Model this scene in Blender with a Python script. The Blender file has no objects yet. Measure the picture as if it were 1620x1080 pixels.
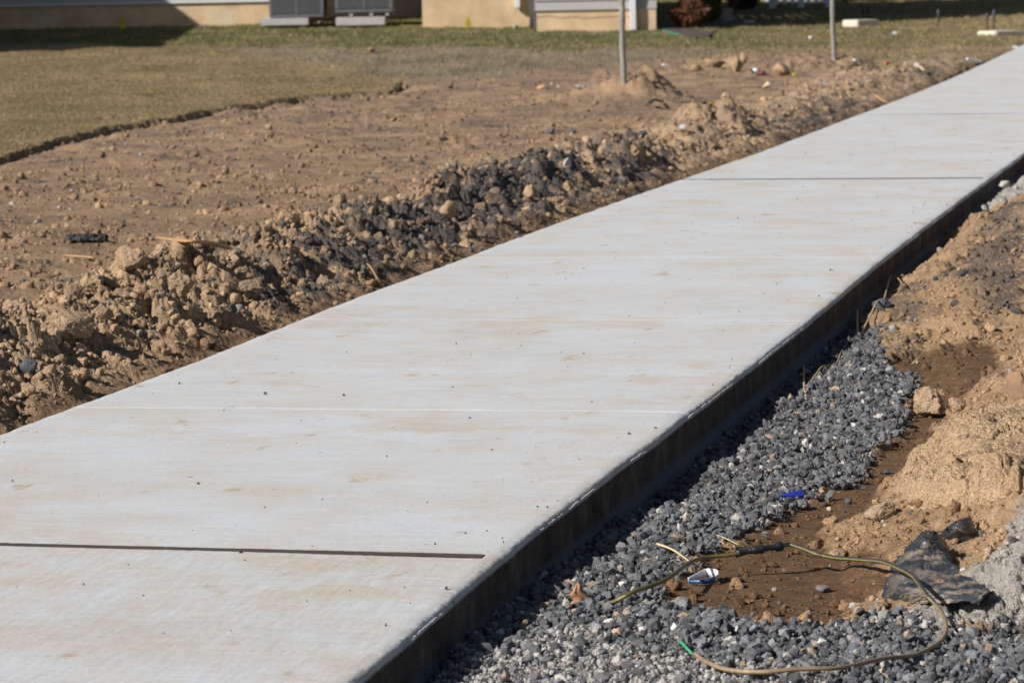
import bpy, bmesh, math, random
import numpy as np
from mathutils import Vector, Matrix, noise as mnoise

# ------------------------------------------------------------------ camera, sky, sun, exposure
SC = bpy.context.scene
F_PX, PITCH, ROLL, CAM_H = 5641.0, 0.1090, 0.0198, 1.10      # photograph is 1620 x 1080
AZ, OFF_L, OFF_R = 0.2213, -2.7136 * 1.10, -1.3058 * 1.10      # direction of the walk and offsets of its edges
J0, JS = 5.7062 * 1.10, 1.9051 * 1.10                          # first joint, joint spacing

cam_d = bpy.data.cameras.new('camera'); cam = bpy.data.objects.new('camera', cam_d)
SC.collection.objects.link(cam); SC.camera = cam
cam_d.sensor_width = 36.0; cam_d.sensor_fit = 'HORIZONTAL'
cam_d.lens = F_PX / 1620 * 36.0
cam_d.clip_start = 0.1; cam_d.clip_end = 3000
cam.location = (0, 0, CAM_H)
cam.matrix_world = Matrix.Translation((0, 0, CAM_H)) @ Matrix.Rotation(math.pi / 2 - PITCH, 4, 'X') @ Matrix.Rotation(-ROLL, 4, 'Z')
cam_d.dof.use_dof = True; cam_d.dof.focus_distance = 8.0; cam_d.dof.aperture_fstop = 14.0

SUN_AZ, SUN_EL = math.radians(60), math.radians(34)           # shadows run along (sin az, cos az)
sh = Vector((math.sin(SUN_AZ), math.cos(SUN_AZ), 0))
sun_dir = Vector((-sh.x * math.cos(SUN_EL), -sh.y * math.cos(SUN_EL), math.sin(SUN_EL)))
W = bpy.data.worlds.new('World'); SC.world = W; W.use_nodes = True
nt = W.node_tree; nt.nodes.clear()
sky = nt.nodes.new('ShaderNodeTexSky'); sky.sky_type = 'NISHITA'; sky.sun_disc = False
sky.sun_elevation = SUN_EL
sky.sun_rotation = math.atan2(sun_dir.x, sun_dir.y)
bg = nt.nodes.new('ShaderNodeBackground'); bg.inputs['Strength'].default_value = 0.05
wo = nt.nodes.new('ShaderNodeOutputWorld')
nt.links.new(sky.outputs[0], bg.inputs[0]); nt.links.new(bg.outputs[0], wo.inputs[0])
sd = bpy.data.lights.new('sun', 'SUN'); sd.energy = 5.0; sd.angle = math.radians(0.5); sd.color = (1.0, 0.97, 0.93)
so = bpy.data.objects.new('sun', sd); SC.collection.objects.link(so)
so.rotation_euler = (-sun_dir).to_track_quat('-Z', 'Y').to_euler()
SC.view_settings.view_transform = 'Standard'; SC.view_settings.look = 'None'
SC.view_settings.exposure = 0.24; SC.view_settings.gamma = 1.0

# ------------------------------------------------------------------ helpers
C = SC.collection
RNG = np.random.default_rng(7)

def tag(o, label=None, cat=None, group=None, kind=None):
    if label: o['label'] = label
    if cat: o['category'] = cat
    if group: o['group'] = group
    if kind: o['kind'] = kind
    return o

def empty(name, loc, rz=0.0):
    o = bpy.data.objects.new(name, None); C.objects.link(o)
    o.location = loc; o.rotation_euler = (0, 0, rz); o.empty_display_size = 0.1
    return o

def link_mesh(name, me, mat, parent=None, smooth=False):
    o = bpy.data.objects.new(name, me); C.objects.link(o)
    if mat: me.materials.append(mat)
    if smooth: me.polygons.foreach_set('use_smooth', [True] * len(me.polygons))
    if parent: o.parent = parent
    return o

def np_mesh(name, V, Fc, col=None, smooth=False):
    """V (n,3), Fc (m,3 or 4)"""
    me = bpy.data.meshes.new(name)
    n, m, k = len(V), len(Fc), Fc.shape[1]
    me.vertices.add(n); me.vertices.foreach_set('co', V.astype(np.float32).ravel())
    me.loops.add(m * k); me.loops.foreach_set('vertex_index', Fc.astype(np.int32).ravel())
    me.polygons.add(m); me.polygons.foreach_set('loop_start', np.arange(0, m * k, k, dtype=np.int32))
    me.polygons.foreach_set('use_smooth', np.full(m, smooth))
    if col is not None:
        a = me.attributes.new('base', 'FLOAT_COLOR', 'POINT')
        a.data.foreach_set('color', np.hstack([col, np.ones((n, 1))]).astype(np.float32).ravel())
    me.update(calc_edges=True)
    return me

# ---- picture <-> world
def rays(q):
    q = np.atleast_2d(np.asarray(q, float)); x = q[:, 0] - 810; y = 540 - q[:, 1]
    c, s = math.cos(ROLL), math.sin(ROLL)
    X = c * x + s * y; Y = -s * x + c * y
    return np.stack([X, F_PX * math.cos(PITCH) + Y * math.sin(PITCH), -F_PX * math.sin(PITCH) + Y * math.cos(PITCH)], 1)
def at_z(q, z=0.0):
    d = rays(q); k = (CAM_H - z) / -d[:, 2]
    return d * k[:, None] + np.array([0, 0, CAM_H])
def at_y(px, py, Y):
    d = rays([(px, py)])[0]; return Vector(d * (Y / d[1])) + Vector((0, 0, CAM_H))

def sstep(a, b, x):
    t = np.clip((x - a) / (b - a), 0, 1); return t * t * (3 - 2 * t)
def base_z(x, y):
    """the broad lie of the land"""
    up = np.clip(y - 25, 0, None) * 0.014
    up = np.where(y > 25, up - 0.014 * 4 * (1 - np.exp(-np.clip(y - 25, 0, None) / 4)), 0)
    return up * (1.0 + 0.12 * sstep(0, -4, x) - 0.22 * sstep(-1.5, 2.0, x)) 
def ground_at(px, py, dz=0.0):
    """point where the ray through a pixel meets the land"""
    d = rays([(px, py)])[0]; z = 0.0
    for _ in range(40):
        k = (CAM_H - z - dz) / -d[2]; x, y = d[0] * k, d[1] * k
        z = 0.5 * z + 0.5 * float(base_z(np.array(x), np.array(y)))
    return Vector((x, y, z))

# ---- numpy noise
def _h(ix, iy, seed):
    n = (ix.astype(np.int64) * 374761393 + iy.astype(np.int64) * 668265263 + seed * 1442695041) & 0xffffffff
    n = ((n ^ (n >> 13)) * 1274126177) & 0xffffffff
    n = ((n ^ (n >> 16)) * 2246822519) & 0xffffffff
    return ((n ^ (n >> 15)) & 0xffffff) / float(0x1000000)
def perlin(x, y, seed=0):
    ix = np.floor(x); iy = np.floor(y); fx = x - ix; fy = y - iy
    def g(dx, dy):
        a = _h(ix + dx, iy + dy, seed) * 2 * np.pi
        return np.cos(a) * (fx - dx) + np.sin(a) * (fy - dy)
    u = fx * fx * fx * (fx * (fx * 6 - 15) + 10); v = fy * fy * fy * (fy * (fy * 6 - 15) + 10)
    a = g(0, 0); b = g(1, 0); c = g(0, 1); d = g(1, 1)
    return (a + u * (b - a) + v * ((c + u * (d - c)) - (a + u * (b - a)))) * 1.5
def fbm(x, y, scale, octv=4, seed=0, gain=0.5):
    s = 0; a = 1; t = 0
    for i in range(octv):
        s = s + a * perlin(x / scale + 17.3 * i, y / scale - 9.1 * i, seed + i); t += a; a *= gain; scale /= 2.03
    return s / t
def worley(x, y, scale, seed=0, jit=0.9):
    X = x / scale; Y = y / scale; ix = np.floor(X); iy = np.floor(Y)
    f1 = np.full(np.shape(X), 9.0); f2 = f1.copy(); rid = np.zeros(np.shape(X))
    for dx in (-1, 0, 1):
        for dy in (-1, 0, 1):
            cx = ix + dx; cy = iy + dy
            px = cx + .5 + (_h(cx, cy, seed) - .5) * jit; py = cy + .5 + (_h(cx, cy, seed + 11) - .5) * jit
            d = np.hypot(px - X, py - Y); r = _h(cx, cy, seed + 23)
            m = d < f1; f2 = np.where(m, f1, np.minimum(f2, d)); rid = np.where(m, r, rid); f1 = np.where(m, d, f1)
    return f1, f2, rid
def poly_sd(x, y, P):
    """signed distance (positive inside) to polygon P"""
    d = np.full(x.shape, 1e9); ins = np.zeros(x.shape, bool); n = len(P)
    for i in range(n):
        ax, ay = P[i]; bx, by = P[(i + 1) % n]; ex, ey = bx - ax, by - ay
        t = np.clip(((x - ax) * ex + (y - ay) * ey) / (ex * ex + ey * ey + 1e-12), 0, 1)
        d = np.minimum(d, np.hypot(x - ax - t * ex, y - ay - t * ey))
        c = ((ay > y) != (by > y)) & (x < (bx - ax) * (y - ay) / (by - ay + 1e-12) + ax)
        ins ^= c
    return np.where(ins, d, -d)
def zone(px_poly, z=-0.06):
    return at_z(px_poly, z)[:, :2]

# ---- coordinates of the walk
N_ = np.array([math.cos(AZ), -math.sin(AZ)]); T_ = np.array([math.sin(AZ), math.cos(AZ)])
LPX = [(0,685),(110,641),(200,610),(300,573),(450,513),(600,455),(733,407),(800,381),(920,338),(1070,285),(1200,241),(1300,203),(1400,165),(1500,128),(1620,82)]
RPX = [(560,1080),(785,885),(940,765),(1090,655),(1200,569),(1293,497),(1370,431),(1413,397),(1450,369),(1487,341),(1516,318.5),(1549,295),(1581,271.5),(1620,243.5)]
_l = at_z(LPX)[:, :2]; _r = at_z(RPX)[:, :2]
_lt, _ls = _l @ T_, _l @ N_; _rt, _rs = _r @ T_, _r @ N_
def edge_l(t): return sum(np.interp(np.asarray(t) + q, _lt, _ls) for q in (-.4, -.2, 0, .2, .4)) / 5
def edge_r(t): return sum(np.interp(np.asarray(t) + q, _rt, _rs) for q in (-.6, -.4, -.2, 0, .2, .4, .6)) / 7

# ------------------------------------------------------------------ material zones seen on the ground
Z_GRAVEL = zone([(1340,508),(1368,500),(1395,545),(1400,590),(1452,600),(1440,640),(1425,690),(1375,735),(1330,772),(1285,795),(1225,822),(1160,865),(1085,903),(1045,930),(1062,968),(1150,985),(1250,1000),(1330,995),(1400,975),(1480,985),(1540,1005),(1660,1000),(1900,1010),(1950,1300),(300,1300),(520,1110),(700,960),(900,800),(1150,620)], -0.10)
Z_BROWN = zone([(1085,903),(1160,865),(1225,822),(1290,790),(1375,730),(1425,690),(1440,640),(1380,600),(1400,575),(1500,560),(1580,560),(1590,610),(1520,640),(1480,700),(1400,780),(1380,820),(1300,850),(1330,880),(1400,900),(1400,950),(1310,985),(1150,990),(1062,968),(1045,930)], -0.10)
Z_PALE = zone([(640,1085),(700,1050),(860,1010),(960,1000),(1090,1050),(1250,1062),(1350,1085),(1400,1200),(300,1200)], -0.10)
Z_PALE2 = zone([(1330,985),(1420,960),(1500,945),(1560,925),(1600,880),(1680,850),(1680,985),(1560,990),(1480,985)], -0.08)
Z_PALE3 = zone([(1540,330),(1560,300),(1600,275),(1680,270),(1680,300),(1600,320)], -0.05)
Z_DARK = [zone(p, 0.05) for p in (
    [(420,440),(520,360),(640,340),(700,290),(800,262),(900,255),(960,285),(940,320),(820,350),(700,400),(620,430),(560,450),(480,490)],
    [(915,285),(950,250),(1020,238),(1070,262),(1085,290),(1000,310)],
    [(360,405),(400,400),(480,450),(440,500),(390,470)],
    [(215,430),(280,415),(320,470),(290,490),(230,465)],
    [(1200,200),(1280,170),(1330,150),(1400,150),(1340,185),(1240,215)],
    [(1430,120),(1520,100),(1560,96),(1500,125)])]
Z_DARKR = [zone(p, -0.03) for p in (
    [(1480,450),(1530,395),(1640,370),(1640,500),(1560,510)],
    [(1390,460),(1430,430),(1480,440),(1470,490),(1400,490)],
    [(1530,375),(1550,330),(1640,312),(1640,360),(1570,390)],
    [(1560,590),(1590,560),(1610,590),(1580,620)], [(1400,520),(1440,500),(1470,520),(1430,545)])]
LAWN_EDGE = [(-300,345),(-120,300),(0,258),(100,227),(200,203),(350,178),(480,160),(560,154),(619,151)]
Z_SOD = zone(LAWN_EDGE + [(640,140),(560,132),(480,120),(300,100),(0,92),(-500,100)], 0.0)
# grass that thins out towards the disturbed soil
FAR_LAWN = [tuple(ground_at(*p))[:2] for p in [(-600,120),(0,112),(300,122),(480,130),(560,134),(640,134),(760,128),(880,112),(1000,100),(1090,96),(1180,92),(1290,98),(1400,104),(1430,118),(1500,108),(1560,92),(1640,74),(1900,60)]] 
FAR_LAWN = np.array(FAR_LAWN + [(60, 110), (-60, 110)])
Z_HOLE = zone([(1350,118),(1380,102),(1440,108),(1440,125),(1400,135),(1360,132)], 0.0)

def dome(f1, r=0.62): return np.sqrt(np.clip(1 - (f1 / r) ** 2, 0, 1))

def coords(x, y):
    s = x * N_[0] + y * N_[1]; t = x * T_[0] + y * T_[1]
    return s, t, edge_l(t) - s, s - edge_r(t)

def terrain(x, y, want_col=False):
    x = np.asarray(x, float); y = np.asarray(y, float)
    s, t, dl, dr = coords(x, y)
    bz = base_z(x, y)
    wx = fbm(x, y, .25, 3, 91) * .12; wy = fbm(x, y, .25, 3, 95) * .12
    left = dl > -0.3
    # lawns
    sod = poly_sd(x, y, Z_SOD); sodn = sod + fbm(x, y, .12, 3, 5) * .022
    sodm = sstep(-.01, .03, sodn)
    farl = poly_sd(x, y, FAR_LAWN); farm = sstep(-.7, .9, farl + fbm(x, y, .8, 4, 6) * 1.2)
    # ---------------- left side
    amp = 0.098 + 0.05 * fbm(t, t * 0, 1.1, 3, 41) + 0.04 * fbm(x, y, .5, 2, 43)
    amp = amp * (1 - .45 * sstep(15.5, 18, t)) * (1 - .5 * sstep(26, 34, t)) * (.6 + .4 * sstep(4.0, 6.5, t))
    off = 0.50 + 0.10 * fbm(t, t * 0 + 5, 1.7, 2, 44)
    ridge = amp * np.exp(-((dl - off) / .26) ** 2)
    rough = np.clip(np.exp(-((dl - .48) / .38) ** 2) * 1.1, 0, 1)
    rough = rough * (1 - .35 * sstep(16, 22, t)) * (1 - .6 * sstep(28, 36, t)) 
    rough = np.where(dl < 0.14, rough * sstep(0.0, .14, dl) + .12, rough)
    rough = np.maximum(rough, .15 + .34 * sstep(.0, .5, fbm(x, y, .55, 4, 47)))
    flatness = 1 - .93 * np.maximum(sodm, farm)
    xw, yw = x + wx * .5, y + wy * .5
    zl = -0.012 + bz + ridge + (.022 * fbm(x, y, 1.6, 3, 48) + .022 * fbm(x, y, .4, 4, 49)) * sstep(.05, .4, dl) - .018 * np.exp(-(dl / .07) ** 2)
    lump = 0
    for sc, a, sd_ in ((.20, .075, 51), (.11, .050, 52), (.055, .026, 53), (.026, .012, 54), (.013, .006, 55)):
        f1, f2, rid = worley(xw, yw, sc, sd_)
        k = a * (dome(f1, .72) * (.25 + rid * .9) - .25)
        if sc < .03: k = k * sstep(60, 16, y)
        lump = lump + k
    cr = np.abs(fbm(xw, yw, .06, 4, 58)); 
    lump = lump + .016 * (cr - .2)
    c2_ = np.abs(fbm(x, y, .018, 3, 59)); lump = lump - .013 * sstep(.10, .0, c2_) * sstep(26, 12, y) + .011 * fbm(x, y, .009, 2, 60) * sstep(20, 10, y)
    # stake mound and the boulder bank
    for (px, py, hgt, rad) in ((956,158,.15,.20),(1012,164,.13,.26),(985,168,.08,.5),(985,272,.09,.24),(1110,215,.08,.35),(1180,235,.05,.3),(1290,100,.06,.5),(1190,130,.05,1.0)):
        g = ground_at(px, py); zl = zl + sstep(.08, .30, dl) * hgt * np.exp(-((x - g.x) ** 2 + ((y - g.y) * .55) ** 2) / rad ** 2)
    moundr = 0
    for (px, py) in ((956, 158), (1012, 164), (1110, 215)):
        g = ground_at(px, py); moundr = moundr + np.exp(-((x - g.x) ** 2 + ((y - g.y) * .5) ** 2) / .35 ** 2)
    bank = np.exp(-((farl + .5) / .8) ** 2) * sstep(-.5, .5, x - 1.2) * (t > 18)
    zl = zl - .12 * sstep(-.1, .3, poly_sd(x, y, Z_HOLE))
    zl = zl + lump * np.clip(rough + bank * .6 + .6 * moundr, 0, 1.1) * flatness + .040 * sodm + .03 * farm * (fbm(x, y, .5, 3, 61)) 
    zl = zl - .02 * (1 - sodm) * sstep(-.16, -.0, sodn) 
    # ---------------- right side
    gr = poly_sd(x, y, Z_GRAVEL) + fbm(x, y, .12, 4, 71) * .075
    br = poly_sd(x, y, Z_BROWN) + fbm(x, y, .10, 4, 72) * .06
    p1 = poly_sd(x, y, Z_PALE) + fbm(x, y, .08, 3, 73) * .05
    p2 = poly_sd(x, y, Z_PALE2) + fbm(x, y, .08, 3, 74) * .04
    p3 = poly_sd(x, y, Z_PALE3) + fbm(x, y, .08, 3, 75) * .04
    grm = sstep(-.015, .02, gr); brm = sstep(-.02, .02, br) * (1 - grm)
    soilm = sstep(.0, .30, -np.maximum(gr, br))
    zr = -0.094 + .070 * sstep(.10, .45, dr) * soilm + .03 * sstep(.5, 1.2, dr) * soilm
    zr = zr - (.010 + .026 * sstep(6.6, 8.0, t)) * sstep(.16, .07, dr + .09 * fbm(x, y, .20, 3, 70)) + .016 * fbm(x, y, .22, 3, 69) * grm
    zr = zr - .008 * brm + .015 * fbm(x, y, .5, 3, 76) + .035 * sstep(10.2, 11.5, t) * (1 - grm) * sstep(.02, .1, dr) 
    # the near gravel makes a small bank
    zr = zr + .012 * sstep(-.05, .12, p1)
    for (px, py, hgt, rx, ry) in ((1530,740,.022,.16,.6),(1620,760,.03,.16,.8),(1600,640,.03,.12,.6),(1395,850,.025,.07,.25),(1440,800,.02,.10,.4),(1600,560,.03,.2,.8)):
        g = at_z([(px, py)], -.02)[0]; q = ((x - g[0]) / rx) ** 2 + ((y - g[1]) / ry) ** 2
        q = q + .35 * fbm(x, y, .07, 3, 78)
        zr = zr + hgt * sstep(1.35, .25, q)
    rr = np.clip(.22 + .50 * sstep(-.15, .40, fbm(x, y, .35, 3, 77)) + .15 * sstep(10.5, 12, t), 0, 1) * (1 - .8 * grm) * (1 - .75 * brm)
    zr = zr + lump * rr * .62
    zr = zr + .008 * np.clip(p2 / .03, 0, 1) * (worley(xw, yw, .03, 79)[0] < .4) * (p2 > 0)
    z = np.where(dl > dr, zl, zr + bz * .9)
    under = sstep(0.004, -.03, np.maximum(dl, dr))
    z = z * (1 - under) + (-.32) * under + under * bz
    if not want_col: return z
    # ---------------- colours of the materials themselves
    def c3(a, b, m): return a * (1 - m[..., None]) + b * m[..., None]
    one = np.ones(x.shape + (3,))
    n1 = fbm(x, y, .5, 5, 81); n2 = fbm(x, y, .05, 4, 82); n3 = fbm(x, y, .012, 3, 83)
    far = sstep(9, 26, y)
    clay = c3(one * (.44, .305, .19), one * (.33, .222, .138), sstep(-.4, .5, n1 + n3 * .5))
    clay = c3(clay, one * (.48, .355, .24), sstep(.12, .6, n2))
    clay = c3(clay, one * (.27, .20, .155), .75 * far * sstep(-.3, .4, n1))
    plat = sstep(.8, 1.3, dl) 
    clay = clay * (1 - plat * (.06 + .20 * sstep(-.2, .4, fbm(x, y, .45, 4, 101))))[..., None] * (1 + plat[..., None] * np.array([.03, 0, -.02]))
    rid = sstep(1.1, .7, dl) * (dl > 0)
    clay = clay * (1 + rid * .14)[..., None] * np.array([1.02, 1.0, .97])
    clay = np.where((dr > 0)[..., None], clay * np.array([1.05, 1.0, .94]), clay)
    dk = np.zeros(x.shape)
    dk = np.maximum(dk, .75 * sstep(.26, .45, fbm(x, y, .28, 5, 102)) * plat)
    for P in Z_DARK: dk = np.maximum(dk, sstep(-.12, .16, poly_sd(x, y, P) - .05 + .08 * n1 + .44 * fbm(x, y, .12, 4, 84)) * (dl > 0))
    for P in Z_DARKR: dk = np.maximum(dk, .8 * sstep(-.05, .10, poly_sd(x, y, P) + .05 * n1 + .08 * fbm(x, y, .07, 4, 84)) * (dr > 0))
    dk = np.maximum(dk, .8 * sstep(.28, .46, fbm(x, y, .13, 4, 85)) * np.clip(rough * 1.2 - .1, 0, 1) * (dl > 0.1))
    dk = np.maximum(dk, .6 * sstep(.24, .40, fbm(x, y, .11, 5, 86)) * (dr > 0) * (t > 9.5))
    dkn = dk * sstep(-.35, .15, n3 + n2 * .6 + (dk - .5))
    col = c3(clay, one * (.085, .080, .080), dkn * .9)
    brown = c3(one * (.20, .115, .058), one * (.15, .085, .045), sstep(-.3, .4, n2))
    col = c3(col, brown, brm * (dr > 0))
    moist = sstep(.16, .03, dl + .05 * n2) * (dl > 0) * .6
    col = c3(col, brown * 1.15, moist)
    pale = one * (.44, .41, .37) * (1 + .25 * n2[..., None])
    col = c3(col, pale, sstep(-.01, .03, np.maximum(p2, p3)) * (dr > 0) * .9)
    col = c3(col, one * (.10, .095, .092), grm * (dr > 0))
    col = c3(col, pale, sstep(.0, .1, p1) * (dr > 0) * sstep(-.5, .2, n2 + .1))
    # lawns
    gz = 8180 / 216 * 0 + 0
    strip = sstep(36.3, 37.8, y + fbm(x, y, 1.0, 3, 87) * 1.6 + .35 * x) * sstep(7, 1, x)
    gb = c3(one * (.285, .205, .115), one * (.195, .148, .078), sstep(-.3, .5, fbm(x, y, 1.3, 4, 88)))
    gg = c3(one * (.078, .098, .024), one * (.135, .13, .05), sstep(-.15, .45, fbm(x, y, .6, 4, 89)))
    gp = c3(one * (.26, .205, .14), one * (.185, .155, .10), sstep(-.2, .4, fbm(x, y * .5, .8, 4, 90)))
    lawn = c3(gb, gg, strip * (.55 + .45 * sstep(-.3, .2, fbm(x, y, .9, 4, 104))))
    lawn = lawn * (1 + .35 * fbm(x, y * .6, .7, 4, 105))[..., None]
    lawn = c3(lawn, gp, (sstep(.0, 1.0, -sod) * (1 - strip)) * sstep(3.5, 1.0, x))
    col = c3(col, lawn, np.maximum(sodm, farm) * (dl > 0))
    grassy = np.maximum(sodm, farm * sstep(-.2, .25, fbm(x, y, .35, 3, 99) + farm - .5)) * (dl > .03)
    info = dict(dl=dl, dr=dr, t=t, rough=rough, dk=dk, grm=grm * (dr > 0), brm=brm * (dr > 0), pale=np.maximum(sstep(.0, .1, p1), sstep(-.01, .03, np.maximum(p2, p3))) * (dr > 0),
                grassy=grassy, sodm=sodm, lawn=lawn, strip=strip, farm=farm, clay=clay)
    return z, np.clip(col, 0.01, .9), info

def H(x, y): return float(terrain(np.array([x]), np.array([y]))[0])

# ------------------------------------------------------------------ node materials
def mat_nodes(name):
    m = bpy.data.materials.new(name); m.use_nodes = True
    nt = m.node_tree; b = nt.nodes['Principled BSDF']
    return m, nt, b
def nd(nt, typ, **kw):
    n = nt.nodes.new(typ)
    for k, v in kw.items():
        if k.startswith('_'): setattr(n, k[1:], v)
        else: n.inputs[k].default_value = v
    return n
def mixc(nt, fac, a, b, blend='MIX'):
    n = nt.nodes.new('ShaderNodeMix'); n.data_type = 'RGBA'; n.blend_type = blend
    for sock, v in ((n.inputs[0], fac), (n.inputs[6], a), (n.inputs[7], b)):
        if hasattr(v, 'is_linked'): nt.links.new(v, sock)
        elif isinstance(v, (int, float)): sock.default_value = v
        else: sock.default_value = (*v, 1)
    return n.outputs[2]
def ramp(nt, src, stops):
    r = nt.nodes.new('ShaderNodeValToRGB'); nt.links.new(src, r.inputs[0])
    e = r.color_ramp.elements
    while len(e) < len(stops): e.new(.5)
    for k, (p, c) in enumerate(stops):
        e[k].position = p; e[k].color = (c, c, c, 1) if isinstance(c, (int, float)) else (*c, 1)
    return r.outputs[0]
def obj_co(nt, scale=(1, 1, 1)):
    tc = nt.nodes.new('ShaderNodeTexCoord'); mp = nt.nodes.new('ShaderNodeMapping'); mp.inputs['Scale'].default_value = scale
    nt.links.new(tc.outputs['Object'], mp.inputs[0]); return mp.outputs[0]
def tex_noise(nt, co, scale, detail=4, rough=.6):
    n = nd(nt, 'ShaderNodeTexNoise', Scale=scale, Detail=detail, Roughness=rough); nt.links.new(co, n.inputs['Vector']); return n.outputs[0]
def bump(nt, bsdf, src, dist, strength=1.0, prev=None):
    b = nd(nt, 'ShaderNodeBump', Strength=strength, Distance=dist); nt.links.new(src, b.inputs['Height'])
    if prev: nt.links.new(prev, b.inputs['Normal'])
    nt.links.new(b.outputs[0], bsdf.inputs['Normal']); return b.outputs[0]

def attr_material(name, rough=.95, fine=220, mid=45, dist=.003, var=.45, spec=.2):
    """colour of each grain comes from the mesh attribute; nodes add finer grain and relief"""
    m, nt, b = mat_nodes(name)
    a = nt.nodes.new('ShaderNodeAttribute'); a.attribute_name = 'base'
    co = obj_co(nt); n1 = tex_noise(nt, co, fine, 3, .7); n2 = tex_noise(nt, co, mid, 4, .65)
    g = ramp(nt, n1, [(.25, 1 - var), (.75, 1 + var)])
    g2 = ramp(nt, n2, [(.3, 1 - var * .5), (.7, 1 + var * .5)])
    c = mixc(nt, 1.0, a.outputs[0], g, 'MULTIPLY'); c = mixc(nt, 1.0, c, g2, 'MULTIPLY')
    nt.links.new(c, b.inputs['Base Color']); b.inputs['Roughness'].default_value = rough
    b.inputs['Specular IOR Level'].default_value = spec
    p = bump(nt, b, n2, dist * 2, .8); bump(nt, b, n1, dist, .8, p)
    return m

def soil_material():
    m, nt, b = mat_nodes('soil')
    a = nt.nodes.new('ShaderNodeAttribute'); a.attribute_name = 'base'
    co = obj_co(nt); n1 = tex_noise(nt, co, 260, 3, .75); n2 = tex_noise(nt, co, 60, 5, .7)
    v = nd(nt, 'ShaderNodeTexVoronoi', Scale=95.0); nt.links.new(co, v.inputs['Vector'])
    c = mixc(nt, 1.0, a.outputs[0], ramp(nt, n1, [(.25, .62), (.75, 1.4)]), 'MULTIPLY')
    c = mixc(nt, 1.0, c, ramp(nt, n2, [(.3, .78), (.7, 1.22)]), 'MULTIPLY')
    # sparse grit: grey, rust and pale grains
    sel = nd(nt, 'ShaderNodeSeparateColor'); nt.links.new(v.outputs['Color'], sel.inputs[0])
    near = ramp(nt, v.outputs['Distance'], [(.28, 1.0), (.42, 0.0)])
    gate = ramp(nt, sel.outputs[0], [(.80, 0.0), (.84, 1.0)])
    mul = nd(nt, 'ShaderNodeMath', _operation='MULTIPLY'); nt.links.new(near, mul.inputs[0]); nt.links.new(gate, mul.inputs[1])
    gcol = ramp(nt, sel.outputs[1], [(0.0, (.07, .07, .08)), (.35, (.13, .12, .12)), (.6, (.33, .27, .2)), (.85, (.5, .45, .38)), (1.0, (.24, .1, .05))])
    lum = nd(nt, 'ShaderNodeMath', _operation='MULTIPLY'); nt.links.new(mul.outputs[0], lum.inputs[0]); lum.inputs[1].default_value = .7
    c = mixc(nt, lum.outputs[0], c, gcol)
    nt.links.new(c, b.inputs['Base Color']); b.inputs['Roughness'].default_value = .96; b.inputs['Specular IOR Level'].default_value = .15
    p = bump(nt, b, n2, .016, .9); bump(nt, b, n1, .006, .9, p)
    return m

def plain(name, col, rough=.6, metal=0.0, var=.12, scale=30, spec=.5, dust=None, dust_amt=.0, bumpd=0.0):
    m, nt, b = mat_nodes(name); co = obj_co(nt)
    n = tex_noise(nt, co, scale, 5, .65)
    lo = tuple(c * (1 - var) for c in col); hi = tuple(min(1, c * (1 + var)) for c in col)
    c = ramp(nt, n, [(.3, lo), (.7, hi)])
    if dust:
        n2 = tex_noise(nt, co if bumpd != .004 else obj_co(nt, (1, .4, 1)), scale * (.35 if bumpd != .004 else 1.1), 6, .75)
        c = mixc(nt, ramp(nt, n2, [(.62 - dust_amt * .45, 0.0), (.85 - dust_amt * .3, 1.0)]), c, dust)
    nt.links.new(c, b.inputs['Base Color']); b.inputs['Roughness'].default_value = rough
    b.inputs['Metallic'].default_value = metal; b.inputs['Specular IOR Level'].default_value = spec
    if bumpd: bump(nt, b, n, bumpd, .7)
    return m

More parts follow.
